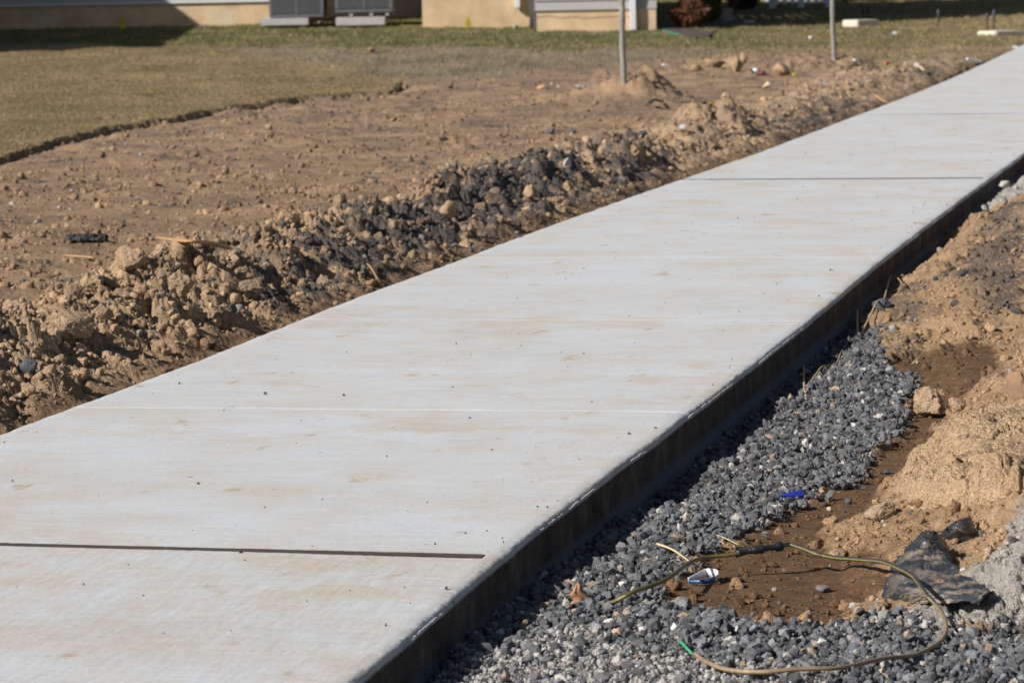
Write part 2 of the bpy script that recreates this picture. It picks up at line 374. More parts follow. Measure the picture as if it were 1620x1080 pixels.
def concrete_material():
    m, nt, b = mat_nodes('broomed_concrete')
    co = obj_co(nt)
    sx = obj_co(nt, (.16, 1, 1))       # streaks run across the walk
    sxx = obj_co(nt, (.03, 1, 1))
    br = tex_noise(nt, sxx, 230, 4, .75)
    st = tex_noise(nt, sx, 26, 7, .75)
    big = tex_noise(nt, obj_co(nt, (.7, 1, 1)), 1.6, 5, .6)
    mid = tex_noise(nt, obj_co(nt, (.9, 1, 1)), 3.6, 8, .74)
    fin = tex_noise(nt, obj_co(nt, (.6, 1, 1)), 170, 4, .8)
    c = ramp(nt, big, [(.35, (.585, .595, .605)), (.65, (.55, .545, .53))])
    c = mixc(nt, ramp(nt, st, [(.48, 0.0), (.72, .35)]), c, (.65, .68, .72))
    patch = tex_noise(nt, co, 1.1, 4, .6)
    stain = nd(nt, 'ShaderNodeMath', _operation='MULTIPLY'); nt.links.new(ramp(nt, mid, [(.44, 0.0), (.62, .95)]), stain.inputs[0]); nt.links.new(ramp(nt, patch, [(.36, .15), (.62, 1.0)]), stain.inputs[1])
    c = mixc(nt, stain.outputs[0], c, (.54, .455, .355))
    dm = tex_noise(nt, obj_co(nt, (.8, 1, 1)), 2.4, 8, .78)
    c = mixc(nt, ramp(nt, dm, [(.54, 0.0), (.74, .5)]), c, (.46, .455, .45))
    sp = tex_noise(nt, obj_co(nt, (1, .5, 1)), 9.0, 4, .6)
    c = mixc(nt, ramp(nt, sp, [(.63, 0.0), (.72, .8)]), c, (.44, .32, .20))
    c = mixc(nt, 1.0, c, ramp(nt, br, [(.32, .88), (.68, 1.07)]), 'MULTIPLY')
    c = mixc(nt, 1.0, c, ramp(nt, fin, [(.30, .84), (.70, 1.12)]), 'MULTIPLY')
    # crumbs of dirt trodden onto the surface
    v = nd(nt, 'ShaderNodeTexVoronoi', Scale=14.0); nt.links.new(obj_co(nt, (.8, 1, 1)), v.inputs['Vector'])
    sel = nd(nt, 'ShaderNodeSeparateColor'); nt.links.new(v.outputs['Color'], sel.inputs[0])
    mm = nd(nt, 'ShaderNodeMath', _operation='MULTIPLY'); nt.links.new(ramp(nt, v.outputs['Distance'], [(.055, 1.0), (.085, 0.0)]), mm.inputs[0])
    nt.links.new(ramp(nt, sel.outputs[0], [(.90, 0.0), (.92, .9)]), mm.inputs[1])
    c = mixc(nt, mm.outputs[0], c, (.13, .10, .075))
    # thin pale cement lines struck across the walk
    tc = nt.nodes.new('ShaderNodeTexCoord'); sep = nt.nodes.new('ShaderNodeSeparateXYZ'); nt.links.new(tc.outputs['Object'], sep.inputs[0])
    wob = nd(nt, 'ShaderNodeMath', _operation='MULTIPLY_ADD'); wn = tex_noise(nt, obj_co(nt, (1, .01, 1)), 1.7, 2); nt.links.new(wn, wob.inputs[0]); wob.inputs[1].default_value = .05; nt.links.new(sep.outputs[1], wob.inputs[2])
    prev = None
    for k, w, s_ in ((1, .009, .55), (2, .009, .40), (3, .012, .45), (4, .010, .2)):
        d = nd(nt, 'ShaderNodeMath', _operation='SUBTRACT'); nt.links.new(wob.outputs[0], d.inputs[0]); d.inputs[1].default_value = J0 + k * JS + .025 + {1: -.058, 2: -.075, 3: -.04, 4: .0}[k]
        tl = nd(nt, 'ShaderNodeMath', _operation='MULTIPLY_ADD'); nt.links.new(sep.outputs[0], tl.inputs[0]); tl.inputs[1].default_value = 0.0; nt.links.new(d.outputs[0], tl.inputs[2])
        ab = nd(nt, 'ShaderNodeMath', _operation='ABSOLUTE'); nt.links.new(tl.outputs[0], ab.inputs[0])
        r = ramp(nt, ab.outputs[0], [(w * .4, s_), (w * 1.6, 0.0)])
        gap = ramp(nt, tex_noise(nt, obj_co(nt, (1, .05, 1)), 5.0 + k, 4), [(.30, .35), (.55, 1.0)])
        q = nd(nt, 'ShaderNodeMath', _operation='MULTIPLY'); nt.links.new(r, q.inputs[0]); nt.links.new(gap, q.inputs[1])
        c = mixc(nt, q.outputs[0], c, (.80, .80, .79))
    # the nearest bay was broomed on the skew
    dg = nt.nodes.new('ShaderNodeMapping'); dg.inputs['Rotation'].default_value = (0, 0, math.radians(-28)); dg.inputs['Scale'].default_value = (1, .10, 1); nt.links.new(tc.outputs['Object'], dg.inputs[0])
    dn = tex_noise(nt, dg.outputs[0], 70, 4, .75); nb = nd(nt, 'ShaderNodeMath', _operation='LESS_THAN'); nt.links.new(sep.outputs[1], nb.inputs[0]); nb.inputs[1].default_value = J0 + .01
    c = mixc(nt, nb.outputs[0], c, mixc(nt, 1.0, c, ramp(nt, dn, [(.35, (1.04, 1.045, 1.06)), (.68, (.90, .87, .82))]), 'MULTIPLY'))
    # cast face below the tooled edge: shade painted dark, mortar crumbs at the foot
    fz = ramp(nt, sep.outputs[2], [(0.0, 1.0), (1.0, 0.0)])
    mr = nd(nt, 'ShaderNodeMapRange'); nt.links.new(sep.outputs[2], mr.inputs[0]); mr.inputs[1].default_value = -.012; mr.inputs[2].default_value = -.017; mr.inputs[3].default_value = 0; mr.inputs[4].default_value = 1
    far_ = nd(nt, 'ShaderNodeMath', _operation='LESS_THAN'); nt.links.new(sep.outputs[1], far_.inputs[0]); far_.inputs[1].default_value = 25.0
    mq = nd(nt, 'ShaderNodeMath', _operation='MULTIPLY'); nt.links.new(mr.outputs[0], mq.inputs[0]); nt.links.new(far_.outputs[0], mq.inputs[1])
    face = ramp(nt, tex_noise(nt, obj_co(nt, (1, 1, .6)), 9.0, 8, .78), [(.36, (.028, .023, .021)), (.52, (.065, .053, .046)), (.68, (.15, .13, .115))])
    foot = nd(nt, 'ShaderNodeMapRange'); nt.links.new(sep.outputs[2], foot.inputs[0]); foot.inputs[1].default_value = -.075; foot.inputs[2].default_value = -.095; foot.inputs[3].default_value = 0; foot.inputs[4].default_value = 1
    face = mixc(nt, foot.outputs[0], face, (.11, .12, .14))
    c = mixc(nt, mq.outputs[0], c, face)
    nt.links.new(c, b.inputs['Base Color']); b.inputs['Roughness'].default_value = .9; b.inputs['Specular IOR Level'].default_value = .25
    p = bump(nt, b, br, .0022, .7); p = bump(nt, b, fin, .0015, .6, p); bump(nt, b, st, .003, .5, p)
    return m

def siding_material(name, col):
    return plain(name, col, .55, var=.05, scale=3)

M_SOIL = soil_material()
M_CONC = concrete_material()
M_STONE = attr_material('crushed_stone', .85, 300, 60, .002, .28, .3)
M_CLOD = attr_material('dry_clay', .97, 200, 50, .006, .38, .12)
M_GRASS = attr_material('grass_blades', .8, 30, 8, .0, .2, .2)
M_ROCK = plain('field_stone', (.36, .25, .15), .95, var=.35, scale=14, spec=.15, bumpd=.02)
M_SLATE = plain('slate_stone', (.085, .09, .10), .8, var=.35, scale=40, spec=.3, bumpd=.004)
M_WHITE = plain('white_paint', (.74, .74, .74), .5, var=.05, scale=5)
M_WOOD = plain('raw_wood', (.42, .24, .11), .8, var=.25, scale=40)
M_GREYWOOD = plain('weathered_wood', (.25, .235, .205), .85, var=.25, scale=30)
M_BLACK = plain('black_plastic', (.018, .018, .02), .45, var=.3, scale=30)
M_YEL = plain('yellow_plastic', (.62, .42, .015), .5, var=.15, scale=40)

# ------------------------------------------------------------------ ground
def build_ground():
    th = np.concatenate([np.linspace(-1.5, -.30, 30)[:-1], np.linspace(-.30, -.175, 40)[:-1], np.arange(-.175, .178, .00052), np.linspace(.178, .32, 40)[1:], np.linspace(.32, 1.5, 30)[1:]])
    lr = [np.linspace(math.log(.8), math.log(4.9), 30)[:-1], np.arange(math.log(4.9), math.log(13), .0011), np.arange(math.log(13), math.log(22), .0016), np.arange(math.log(22), math.log(62), .0032), np.linspace(math.log(62), math.log(2500), 60)]
    r = np.exp(np.concatenate(lr))
    R, T = np.meshgrid(r, th, indexing='ij')
    x = (R * np.sin(T)).ravel(); y = (R * np.cos(T)).ravel()
    z, col, info = terrain(x, y, True)
    nr, ntv = len(r), len(th)
    i = (np.arange(nr - 1)[:, None] * ntv + np.arange(ntv - 1)[None]).ravel()
    Fc = np.stack([i, i + 1, i + ntv + 1, i + ntv], 1)[:, ::-1]
    me = np_mesh('ground', np.stack([x, y, z], 1), Fc, col, smooth=True)
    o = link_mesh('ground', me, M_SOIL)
    tag(o, kind='structure'); return o
build_ground()

# ------------------------------------------------------------------ the concrete walk
def build_sidewalk():
    ts = np.concatenate([np.arange(3.2, 5.2, .02), np.arange(5.2, 13, .006), np.arange(13, 24, .015), np.arange(24, 75, .08)])
    grooves = [(J0, .030, .020, .035), (J0 + 5 * JS, .056, .020, .0), (J0 + 8 * JS, .030, .012, .0)]
    for (g, w, d, k) in grooves:
        ts = ts[(ts < g - w / 2 - .003) | (ts > g + w / 2 + .003)]
        ts = np.concatenate([ts, [g - w / 2 - .003, g - w / 2, g - w / 2 + .0015, g, g + w / 2 - .0015, g + w / 2, g + w / 2 + .003]])
    ts = np.sort(ts); n = len(ts)
    el = edge_l(ts); er = edge_r(ts)
    k = np.ones(9) / 9
    er = er + .0016 * perlin(ts / .05, ts * 0 + .3, 3) + .0012 * perlin(ts / .012, ts * 0 + .3, 4) + .004 * perlin(ts / .4, ts * 0, 5)
    el = el + .004 * perlin(ts / .12, ts * 0 + .3, 6) + .002 * perlin(ts / .03, ts * 0 + .3, 7)
    cols = []   # (s, z) per column
    r = .014
    one = np.ones(n)
    cols.append((el - .0 * one, -.14 * one)); cols.append((el, -.02 * one)); cols.append((el + .004, -.005 * one)); cols.append((el + .014, -.001 * one)); cols.append((el + .03, 0 * one))
    fr = np.concatenate([np.linspace(0, 1, 60)[1:-1]])
    for f in fr: cols.append((el + .03 + (er - .075 - el - .03) * f, 0 * one))
    for e in (.075, .060, .045, .034, .0345 - .004): cols.append((er - e, 0 * one))
    for a in (.022, .016): cols.append((er - a, (-.0006 if a > .02 else -.0016) * one))
    rr = r * (1 + .35 * perlin(ts / .09, ts * 0 + .6, 9))
    for a in np.radians([15, 30, 44, 56, 66]):
        jit = .0012 * perlin(ts / .008, one * a * 5, 10) + .0008 * perlin(ts / .003, one * a * 9, 12)
        cols.append((er - rr + rr * np.sin(a) + jit, -.0018 - rr + rr * np.cos(a) + jit * .6))
    gate = sstep(.0, .25, perlin(ts / .6, one * .2, 14)) * (.72 + .28 * sstep(-.3, .3, perlin(ts / .03, one * .5, 15)))
    lz = -.0140 + .0068 * gate
    cols.append((er - .0007, -.0125 + 0 * one)); cols.append((er - .0002 * one, lz)); cols.append((er + .0012 * gate + .0006, lz - .0006)); cols.append((er + .0008 * one, -.0175 * one))
    for q in (.035, .05, .065, .08, .095, .11):
        j = .0015 * perlin(ts / .02, one * q * 60, 17) + .003 * perlin(ts / .06, one * q * 20, 18) * (q > .07)
        cols.append((er + j + (.006 if q > .09 else 0) + (.004 if q > .1 else 0), -q * one))
    cols.append((er + .012, -.20 * one))
    S = np.stack([c[0] for c in cols], 1); Z = np.stack([c[1] for c in cols], 1)
    m = S.shape[1]
    Tt = np.repeat(ts[:, None], m, 1)
    top = Z > -.03
    for (g, w, d, kk) in grooves:
        lim = er[:, None] - (.034 if g != grooves[1][0] else .05)
        inside = (np.abs(Tt - g) < w / 2 - .001) & (S < lim)
        Z = np.where(inside & top, Z - d, Z)
        chip = .0022 * perlin(S / .02, Tt * 0, 19) + .0015 * perlin(S / .006, Tt * 0, 20)
        nearg = (np.abs(Tt - g) < w / 2 + .0032) & (np.abs(Tt - g) > .002)
        Tt = np.where(nearg & (S < lim + .05), Tt + chip * np.where(Tt < g, 1.6, .4), Tt)
        if kk: 
            Tt = Tt + (S - er[:, None]) * -kk * np.exp(-((Tt - g) / .35) ** 2) * 1.0
            wdt = (S - el[:, None]) / (er - el)[:, None]
            Tt = Tt + np.where(np.abs(Tt - g - (S - er[:, None]) * -kk) < w, (Tt - g - (S - er[:, None]) * -kk) * (-.35 + .5 * wdt), 0)
    # the hidden-form waviness of the finished surface
    Z = Z + .0025 * fbm(S, Tt, 1.1, 2, 21) * (Z > -.05)
    xw = S * N_[0] + Tt * T_[0]; yw = S * N_[1] + Tt * T_[1]
    Z = Z + base_z(xw, yw) 
    V = np.stack([S.ravel(), Tt.ravel(), Z.ravel()], 1)
    i = (np.arange(n - 1)[:, None] * m + np.arange(m - 1)[None]).ravel()
    Fc = np.stack([i, i + 1, i + m + 1, i + m], 1)
    me = np_mesh('sidewalk', V, Fc, None, smooth=False)
    fl = np.zeros(len(Fc), bool); fl[:] = True
    me.polygons.foreach_set('use_smooth', fl)
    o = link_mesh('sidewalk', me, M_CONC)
    # local x = across (towards N_), local y = along (towards T_)
    o.matrix_world = Matrix(((N_[0], T_[0], 0, 0), (N_[1], T_[1], 0, 0), (0, 0, 1, 0), (0, 0, 0, 1)))
    tag(o, kind='structure')
    mf = plain('joint_filler', (.06, .045, .032), .95, var=.3, scale=60)
    mf2 = plain('joint_dust', (.19, .175, .16), .95, var=.25, scale=60)
    for qi, (g, w, d, kk) in enumerate(grooves):
        ss = np.linspace(0, 1, 160); a = edge_l(g) + .002; bb = edge_r(g) - .036
        P = []
        for e in (-.5, .5):
            sx = a + (bb - a) * ss; tt = g + e * (w + .005) * (.75 + .35 * ss) + (sx - edge_r(g)) * -kk
            zz = .0008 + 0 * sx; tt = tt + .0022 * perlin(sx / .012, sx * 0 + e, 22) + .0015 * perlin(sx / .004, sx * 0 + e, 23)
            b_ = base_z(sx * N_[0] + tt * T_[0], sx * N_[1] + tt * T_[1])
            P.append(np.stack([sx, tt, zz + b_], 1))
        V = np.concatenate(P); i = np.arange(159)
        f = link_mesh('joint_filler', np_mesh('joint_filler', V, np.stack([i, i + 1, i + 161, i + 160], 1)), mf2 if qi == 2 else mf, o)
build_sidewalk()

# ------------------------------------------------------------------ scattered grains
def ico(sub):
    bm = bmesh.new(); bmesh.ops.create_icosphere(bm, subdivisions=sub, radius=1.0)
    V = np.array([v.co[:] for v in bm.verts]); Fc = np.array([[v.index for v in f.verts] for f in bm.faces]); bm.free()
    return V, Fc
def stone_variant(sub, seed, ang=.5, amp=.25, flat=.65):
    """an angular, faceted stone: a sphere cut by random planes"""
    V, Fc = ico(sub); r = np.random.default_rng(seed)
    for _ in range(9):
        n = r.normal(size=3); n /= np.linalg.norm(n); d = r.uniform(.42, .85)
        k = V @ n; V = np.where((k > d)[:, None], V - (k - d)[:, None] * n, V)
    V = V + r.normal(size=V.shape) * amp * .08
    V = V * np.array([r.uniform(.8, 1.25), r.uniform(.65, 1), r.uniform(flat * .7, flat * 1.2)])
    return V, Fc
def clod_variant(sub, seed, amp=.38):
    V, Fc = ico(sub); r = np.random.default_rng(seed); off = Vector(r.uniform(-50, 50, 3))
    out = []
    for v in V:
        p = Vector(v); d = 1 + amp * mnoise.fractal(p * 1.3 + off, .8, 2.1, 4) + .10 * mnoise.noise(p * 5 + off)
        cell = mnoise.voronoi(p * 1.7 + off)[0][0]
        out.append(p * d * (.8 + .35 * cell))
    V = np.array(out)
    for _ in range(7):
        n = r.normal(size=3); n /= np.linalg.norm(n); d = r.uniform(.5, .8); k = V @ n
        V = np.where((k > d)[:, None], V - ((k - d) * .8)[:, None] * n, V)
    V = np.array([Vector(v) * (1 + .10 * mnoise.fractal(Vector(v) * 4 + off, .7, 2.2, 3)) for v in V])
    V = V * np.array([1, r.uniform(.75, 1), r.uniform(.6, .85)])
    return V, Fc
def scatter(name, variants, pos, size, colr, mat, smooth=False, tilt=1.0, label=None, cat=None, kind='stuff', sink=.3):
    n = len(pos); vid = RNG.integers(0, len(variants), n)
    allV, allF, allC = [], [], []; base = 0
    for k, (V, Fc) in enumerate(variants):
        idx = np.where(vid == k)[0]
        if not len(idx): continue
        q = RNG.normal(size=(len(idx), 4)); 
        if tilt < 1: q = q * np.array([1, tilt, tilt, 1])
        q /= np.linalg.norm(q, axis=1)[:, None]; w, x, y, z = q.T
        Rm = np.stack([1 - 2 * (y * y + z * z), 2 * (x * y - z * w), 2 * (x * z + y * w), 2 * (x * y + z * w), 1 - 2 * (x * x + z * z), 2 * (y * z - x * w), 2 * (x * z - y * w), 2 * (y * z + x * w), 1 - 2 * (x * x + y * y)], 1).reshape(-1, 3, 3)
        P = np.einsum('nij,vj->nvi', Rm, V) * size[idx][:, None, None]
        P = P + pos[idx][:, None, :]; P[:, :, 2] += (size[idx] * (.5 - sink))[:, None]
        nv = len(V); allV.append(P.reshape(-1, 3))
        allF.append((Fc[None] + (np.arange(len(idx)) * nv)[:, None, None] + base).reshape(-1, 3)); base += nv * len(idx)
        allC.append(np.repeat(colr[idx], nv, 0))
    me = np_mesh(name, np.concatenate(allV), np.concatenate(allF), np.concatenate(allC), smooth)
    o = link_mesh(name, me, mat); tag(o, label, cat, kind=kind); return o

def rand_polar(n, r0, r1, t0=-.165, t1=.168, power=1.0):
    """random ground points, denser nearby"""
    r = np.exp(RNG.uniform(math.log(r0), math.log(r1), n)) if power == 1 else np.sqrt(RNG.uniform(r0 ** 2, r1 ** 2, n))
    th = RNG.uniform(t0, t1, n); return r * np.sin(th), r * np.cos(th)

def stone_cols(n, dark=.8):
    u = RNG.random(n); c = np.zeros((n, 3))
    g = RNG.uniform(.05, .135, n); c[:] = g[:, None] * np.array([.97, .99, 1.06])
    lt = u > dark; g2 = RNG.uniform(.2, .38, n); c[lt] = (g2[:, None] * np.array([1.05, 1, .92]))[lt]
    tn = u > .965; c[tn] = np.array([.25, .19, .14]) * RNG.uniform(.7, 1.2, n)[tn][:, None]
    return c

ST = [stone_variant(1, 100 + k) for k in range(14)]
ST2 = [stone_variant(2, 200 + k) for k in range(10)]
CL2 = [clod_variant(2, 300 + k) for k in range(10)]
CL3 = [clod_variant(3, 400 + k) for k in range(8)]
CL4 = [clod_variant(4, 500 + k, .42) for k in range(6)]

# crushed stone beside the walk
x, y = rand_polar(240000, 5.0, 12.5, -.06, .172, 2)
z, col, I = terrain(x, y, True)
keep = (I['dr'] > .008) & (I['grm'] > RNG.random(len(x)) * .9 + .05)
x, y, z, pale = x[keep], y[keep], z[keep], I['pale'][keep]
n = len(x); sz = np.clip(RNG.lognormal(math.log(.0069), .52, n), .003, .019)
cc = stone_cols(n, .92) * np.array([1.03, 1.0, .97]) * 1.28 * (1 + .25 * fbm(x, y, .12, 3, 170))[:, None]; pm = RNG.random(n) < pale * .8
cc[pm] = (RNG.uniform(.28, .46, n)[:, None] * np.array([1.0, .94, .86]))[pm]
near1 = sstep(7.0, 6.0, y) * .40; pm2 = RNG.random(n) < near1 * .5
cc[pm2 & ~pm] = cc[pm2 & ~pm] * 1.5
sz = np.where(pm, sz * .6, sz)
z = z + RNG.uniform(-.004, .010, n) 
scatter('gravel', ST, np.stack([x, y, z], 1), sz, cc, M_STONE, label='dark grey crushed stone lying along the shaded edge of the concrete walk', cat='gravel')
print('gravel', n)

# grains of grit, crumbs of clay and pebbles over the bare soil
x, y = rand_polar(150000, 5.0, 34, -.165, .172)
z, col, I = terrain(x, y, True)
u = RNG.random(len(x)); soil = (.45 + 1.0 * sstep(-.3, .4, fbm(x, y, .3, 4, 180))) * (1 - I['grassy']) * (1 - .85 * I['grm']) 
keep = (np.maximum(I['dl'], I['dr']) > .012) & (u < soil * (1 - .55 * I['brm']) * np.clip(.13 + .9 * I['rough'] * (I['dl'] > 0) + .25 * I['dk'] + .22 * (I['dr'] > 0), 0, 1))
x, y, z, col, dk = x[keep], y[keep], z[keep], col[keep], I['dk'][keep]
brm = I['brm'][keep]
n = len(x); isdark = RNG.random(n) < .10 + .50 * dk
sz = np.clip(RNG.lognormal(math.log(.0050), .55, n), .0022, .020) * np.clip(y / 9, .8, 1.4)
sz = np.where(isdark, np.clip(sz * (.95), .004, .016) * np.where(RNG.random(n) < .06, 1.9, 1.0), sz)
cc = np.clip(col * RNG.uniform(.8, 1.25, n)[:, None], .02, .8); lightc = RNG.random(n) < .03
cc[isdark] = stone_cols(n, .97)[isdark] * np.array([1.25, 1.10, .95]) * .85; cc[lightc & ~isdark] = (RNG.uniform(.35, .5, n)[:, None] * np.array([1, .94, .86]))[lightc & ~isdark]
P = np.stack([x, y, z], 1)
scatter('grit', ST, P[isdark], sz[isdark], cc[isdark], M_STONE, label='loose dark stone chips mixed into the dug up soil', cat='stone chips')
scatter('soil_crumbs', CL2[:8], P[~isdark], sz[~isdark], cc[~isdark], M_CLOD, True, label='small crumbs of dry tan clay over the bare ground', cat='soil crumbs')
print('grit', isdark.sum(), 'crumbs', (~isdark).sum())

# single crumbs trodden onto the walk
n = 420; tt = RNG.uniform(5.4, 22, n) ** 1.0; u = RNG.random(n); u = np.where(RNG.random(n) < .35, 1 - u ** 3 * .15 * 0 - RNG.random(n) ** 2 * .12, u)
sl = edge_l(tt) + .02 + (edge_r(tt) - edge_l(tt) - .05) * u; x = sl * N_[0] + tt * T_[0]; y = sl * N_[1] + tt * T_[1]
sz = np.clip(RNG.lognormal(math.log(.0024), .4, n), .0012, .007); cc = np.array([(.10, .09, .08), (.16, .11, .07), (.07, .07, .07)])[RNG.integers(0, 3, n)]
scatter('walk_grit', ST, np.stack([x, y, base_z(x, y) + .0005], 1), sz, cc, M_STONE, label='tiny dark crumbs trodden onto the concrete walk', cat='stone chips')

# clods heaped along the left edge and on the right
x, y = rand_polar(60000, 6.0, 30, -.16, .17)
z, col, I = terrain(x, y, True)
u = RNG.random(len(x))
wl = np.where(I['dl'] > 0, np.clip(I['rough'] - .28, 0, 1) * 1.3, 0) * (I['dl'] > .05)
wr = np.where(I['dr'] > .06, .04, 0) * (1 - I['grm']) * (1 - I['brm'] * .8)
keep = u < (wl + wr) * (1 - I['grassy']) * .34
x, y, z, col, dl = x[keep], y[keep], z[keep], col[keep], I['dl'][keep]; n = len(x)
sz = np.clip(RNG.lognormal(math.log(.015), .45, n), .008, .05); sz = np.where(dl < 0, np.minimum(sz, .022), sz); sz = np.minimum(sz, np.where(dl > 0, dl * .35 + .004, 1))
cc = np.clip(I['clay'][keep] * RNG.uniform(.9, 1.2, n)[:, None], .02, .8) * .62 + col * .38
big = sz > .026
P = np.stack([x, y, z], 1)
scatter('soil_clods', CL3, P[~big], sz[~big], cc[~big], M_CLOD, True, label='crumbly clods of tan clay heaped along the walk', cat='soil clods', sink=.42)
print('clods', (~big).sum(), big.sum())
order = np.argsort(-sz * big)[:min(int(big.sum()), 220)]
scatter('large_clods', CL4, P[order], sz[order], cc[order], M_CLOD, True, label='fist sized lumps of dried clay in the spoil ridge', cat='soil clods', sink=.45)

# ------------------------------------------------------------------ grass
def grass_patch(name, n, r0, r1, t0, t1, test, hgt, label, blades=5, power=2, wid=.0022):
    x, y = rand_polar(n, r0, r1, t0, t1, power)
    z, col, I = terrain(x, y, True)
    keep = test(x, y, I) > RNG.random(len(x))
    x, y, z = x[keep], y[keep], z[keep]; lawn = I['lawn'][keep]; m = len(x)
    clump = 1 + .7 * fbm(x, y, .35, 4, 120)
    X = np.repeat(x, blades) + RNG.normal(0, .010, m * blades); Y = np.repeat(y, blades) + RNG.normal(0, .010, m * blades); Z = np.repeat(z, blades)
    k = m * blades; a = RNG.uniform(0, 2 * np.pi, k); lean = RNG.uniform(.1, 1.1, k); h = hgt * RNG.uniform(.4, 1.2, k) * np.repeat(clump, blades)
    w = wid * RNG.uniform(.6, 1.3, k) * (np.hypot(X, Y) / 18) ** .6; b = RNG.uniform(0, 2 * np.pi, k)
    dx, dy = np.cos(b) * w, np.sin(b) * w
    tx = X + np.cos(a) * lean * h; ty = Y + np.sin(a) * lean * h; tz = Z + h
    V = np.stack([np.stack([X - dx, Y - dy, Z - .004], 1), np.stack([X + dx, Y + dy, Z - .004], 1), np.stack([tx, ty, tz], 1)], 1).reshape(-1, 3)
    Fc = np.arange(3 * k).reshape(-1, 3)
    u = RNG.random(k); c = np.repeat(lawn, blades, 0) * RNG.uniform(.75, 1.5, k)[:, None]
    st = u > .72; c[st] = (np.array([.44, .33, .17]) * RNG.uniform(.6, 1.2, k)[:, None])[st]
    st = u < .18; c[st] = (np.array([.13, .13, .05]) * RNG.uniform(.6, 1.3, k)[:, None])[st]
    me = np_mesh(name, V, Fc, np.repeat(np.clip(c, 0, .8), 3, 0)); o = link_mesh(name, me, M_GRASS)
    tag(o, label, 'grass', kind='stuff'); print(name, k); return o
grass_patch('lawn_grass', 150000, 14.5, 38, -.17, .02, lambda x, y, I: I['sodm'] * np.clip(1.2 - y / 60, 0, 1), .015, 'short brown dormant turf of the raised sod on the left', 7, wid=.0017)
grass_patch('thin_grass', 110000, 20, 62, -.17, .17, lambda x, y, I: I['grassy'] * (1 - I['sodm']) * (.6 + .4 * np.maximum(I['strip'], sstep(2, 4, x))), .030, 'patchy green and straw coloured grass in front of the house', 5)

# ------------------------------------------------------------------ mesh builder
class MB:
    def __init__(s): s.bm = bmesh.new()
    def box(s, x0, x1, y0, y1, z0, z1, bev=0):
        r = bmesh.ops.create_cube(s.bm, size=1); vs = r['verts']
        bmesh.ops.scale(s.bm, vec=(x1 - x0, y1 - y0, z1 - z0), verts=vs); bmesh.ops.translate(s.bm, vec=((x0 + x1) / 2, (y0 + y1) / 2, (z0 + z1) / 2), verts=vs)
        if bev:
            es = list({e for v in vs for e in v.link_edges}); bmesh.ops.bevel(s.bm, geom=es, offset=bev, segments=2, affect='EDGES')
        return s
    def tube(s, pts, rad, seg=10, flat=1.0, cap=True):
        pts = [Vector(p) for p in pts]; rings = []
        rad = rad if hasattr(rad, '__len__') else [rad] * len(pts)
        for i, p in enumerate(pts):
            d = (pts[min(i + 1, len(pts) - 1)] - pts[max(i - 1, 0)]).normalized()
            up = Vector((0, 0, 1)) if abs(d.z) < .95 else Vector((0, 1, 0))
            a = d.cross(up).normalized(); b = a.cross(d).normalized()
            rings.append([s.bm.verts.new(p + (a * math.cos(t) + b * math.sin(t) * flat) * rad[i]) for t in [2 * math.pi * k / seg for k in range(seg)]])
        for r0, r1 in zip(rings, rings[1:]):
            for k in range(seg): s.bm.faces.new((r0[k], r0[(k + 1) % seg], r1[(k + 1) % seg], r1[k]))
        if cap: s.bm.faces.new(rings[0]); s.bm.faces.new(rings[-1][::-1])
        return s
    def cone(s, r0, r1, z0, z1, x=0, y=0, seg=20):
        r = bmesh.ops.create_cone(s.bm, cap_ends=True, segments=seg, radius1=r0, radius2=r1, depth=z1 - z0); bmesh.ops.translate(s.bm, vec=(x, y, (z0 + z1) / 2), verts=r['verts']); return s
    def prism(s, outline, thick, z=0):
        a = [s.bm.verts.new((p[0], p[1], z)) for p in outline]; b = [s.bm.verts.new((p[0], p[1], z + thick)) for p in outline]
        s.bm.faces.new(a[::-1]); s.bm.faces.new(b)
        for k in range(len(a)): s.bm.faces.new((a[k], a[(k + 1) % len(a)], b[(k + 1) % len(a)], b[k]))
        return s
    def build(s, name, mat, parent=None, smooth=False):
        bmesh.ops.recalc_face_normals(s.bm, faces=s.bm.faces[:])
        me = bpy.data.meshes.new(name); s.bm.to_mesh(me); s.bm.free(); return link_mesh(name, me, mat, parent, smooth)

def smooth_pts(pts, n=8):
    pts = [Vector(p) for p in pts]; out = []
    for i in range(len(pts) - 1):
        p0, p1, p2, p3 = pts[max(i - 1, 0)], pts[i], pts[i + 1], pts[min(i + 2, len(pts) - 1)]
        for k in range(n):
            t = k / n; out.append(.5 * ((2 * p1) + (p2 - p0) * t + (2 * p0 - 5 * p1 + 4 * p2 - p3) * t * t + (-p0 + 3 * p1 - 3 * p2 + p3) * t ** 3))
    out.append(pts[-1]); return out
def on_ground(px, py, dz=0.0):
    """first point of the land that the sight line through a pixel meets"""
    d = rays([(px, py)])[0]; g = ground_at(px, py); d = d / d[1]
    Y = np.linspace(max(4.5, g.y * .72), g.y * 1.25, 900); X = d[0] * Y; Zr = CAM_H + d[2] * Y
    below = Zr < terrain(X, Y) + dz
    i = int(np.argmax(below)) if below.any() else 450
    return Vector((X[i], Y[i], float(terrain(X[i:i + 1], Y[i:i + 1])[0]) + dz))
def mpp(g): return g.y / F_PX          # metres per photograph pixel at a point

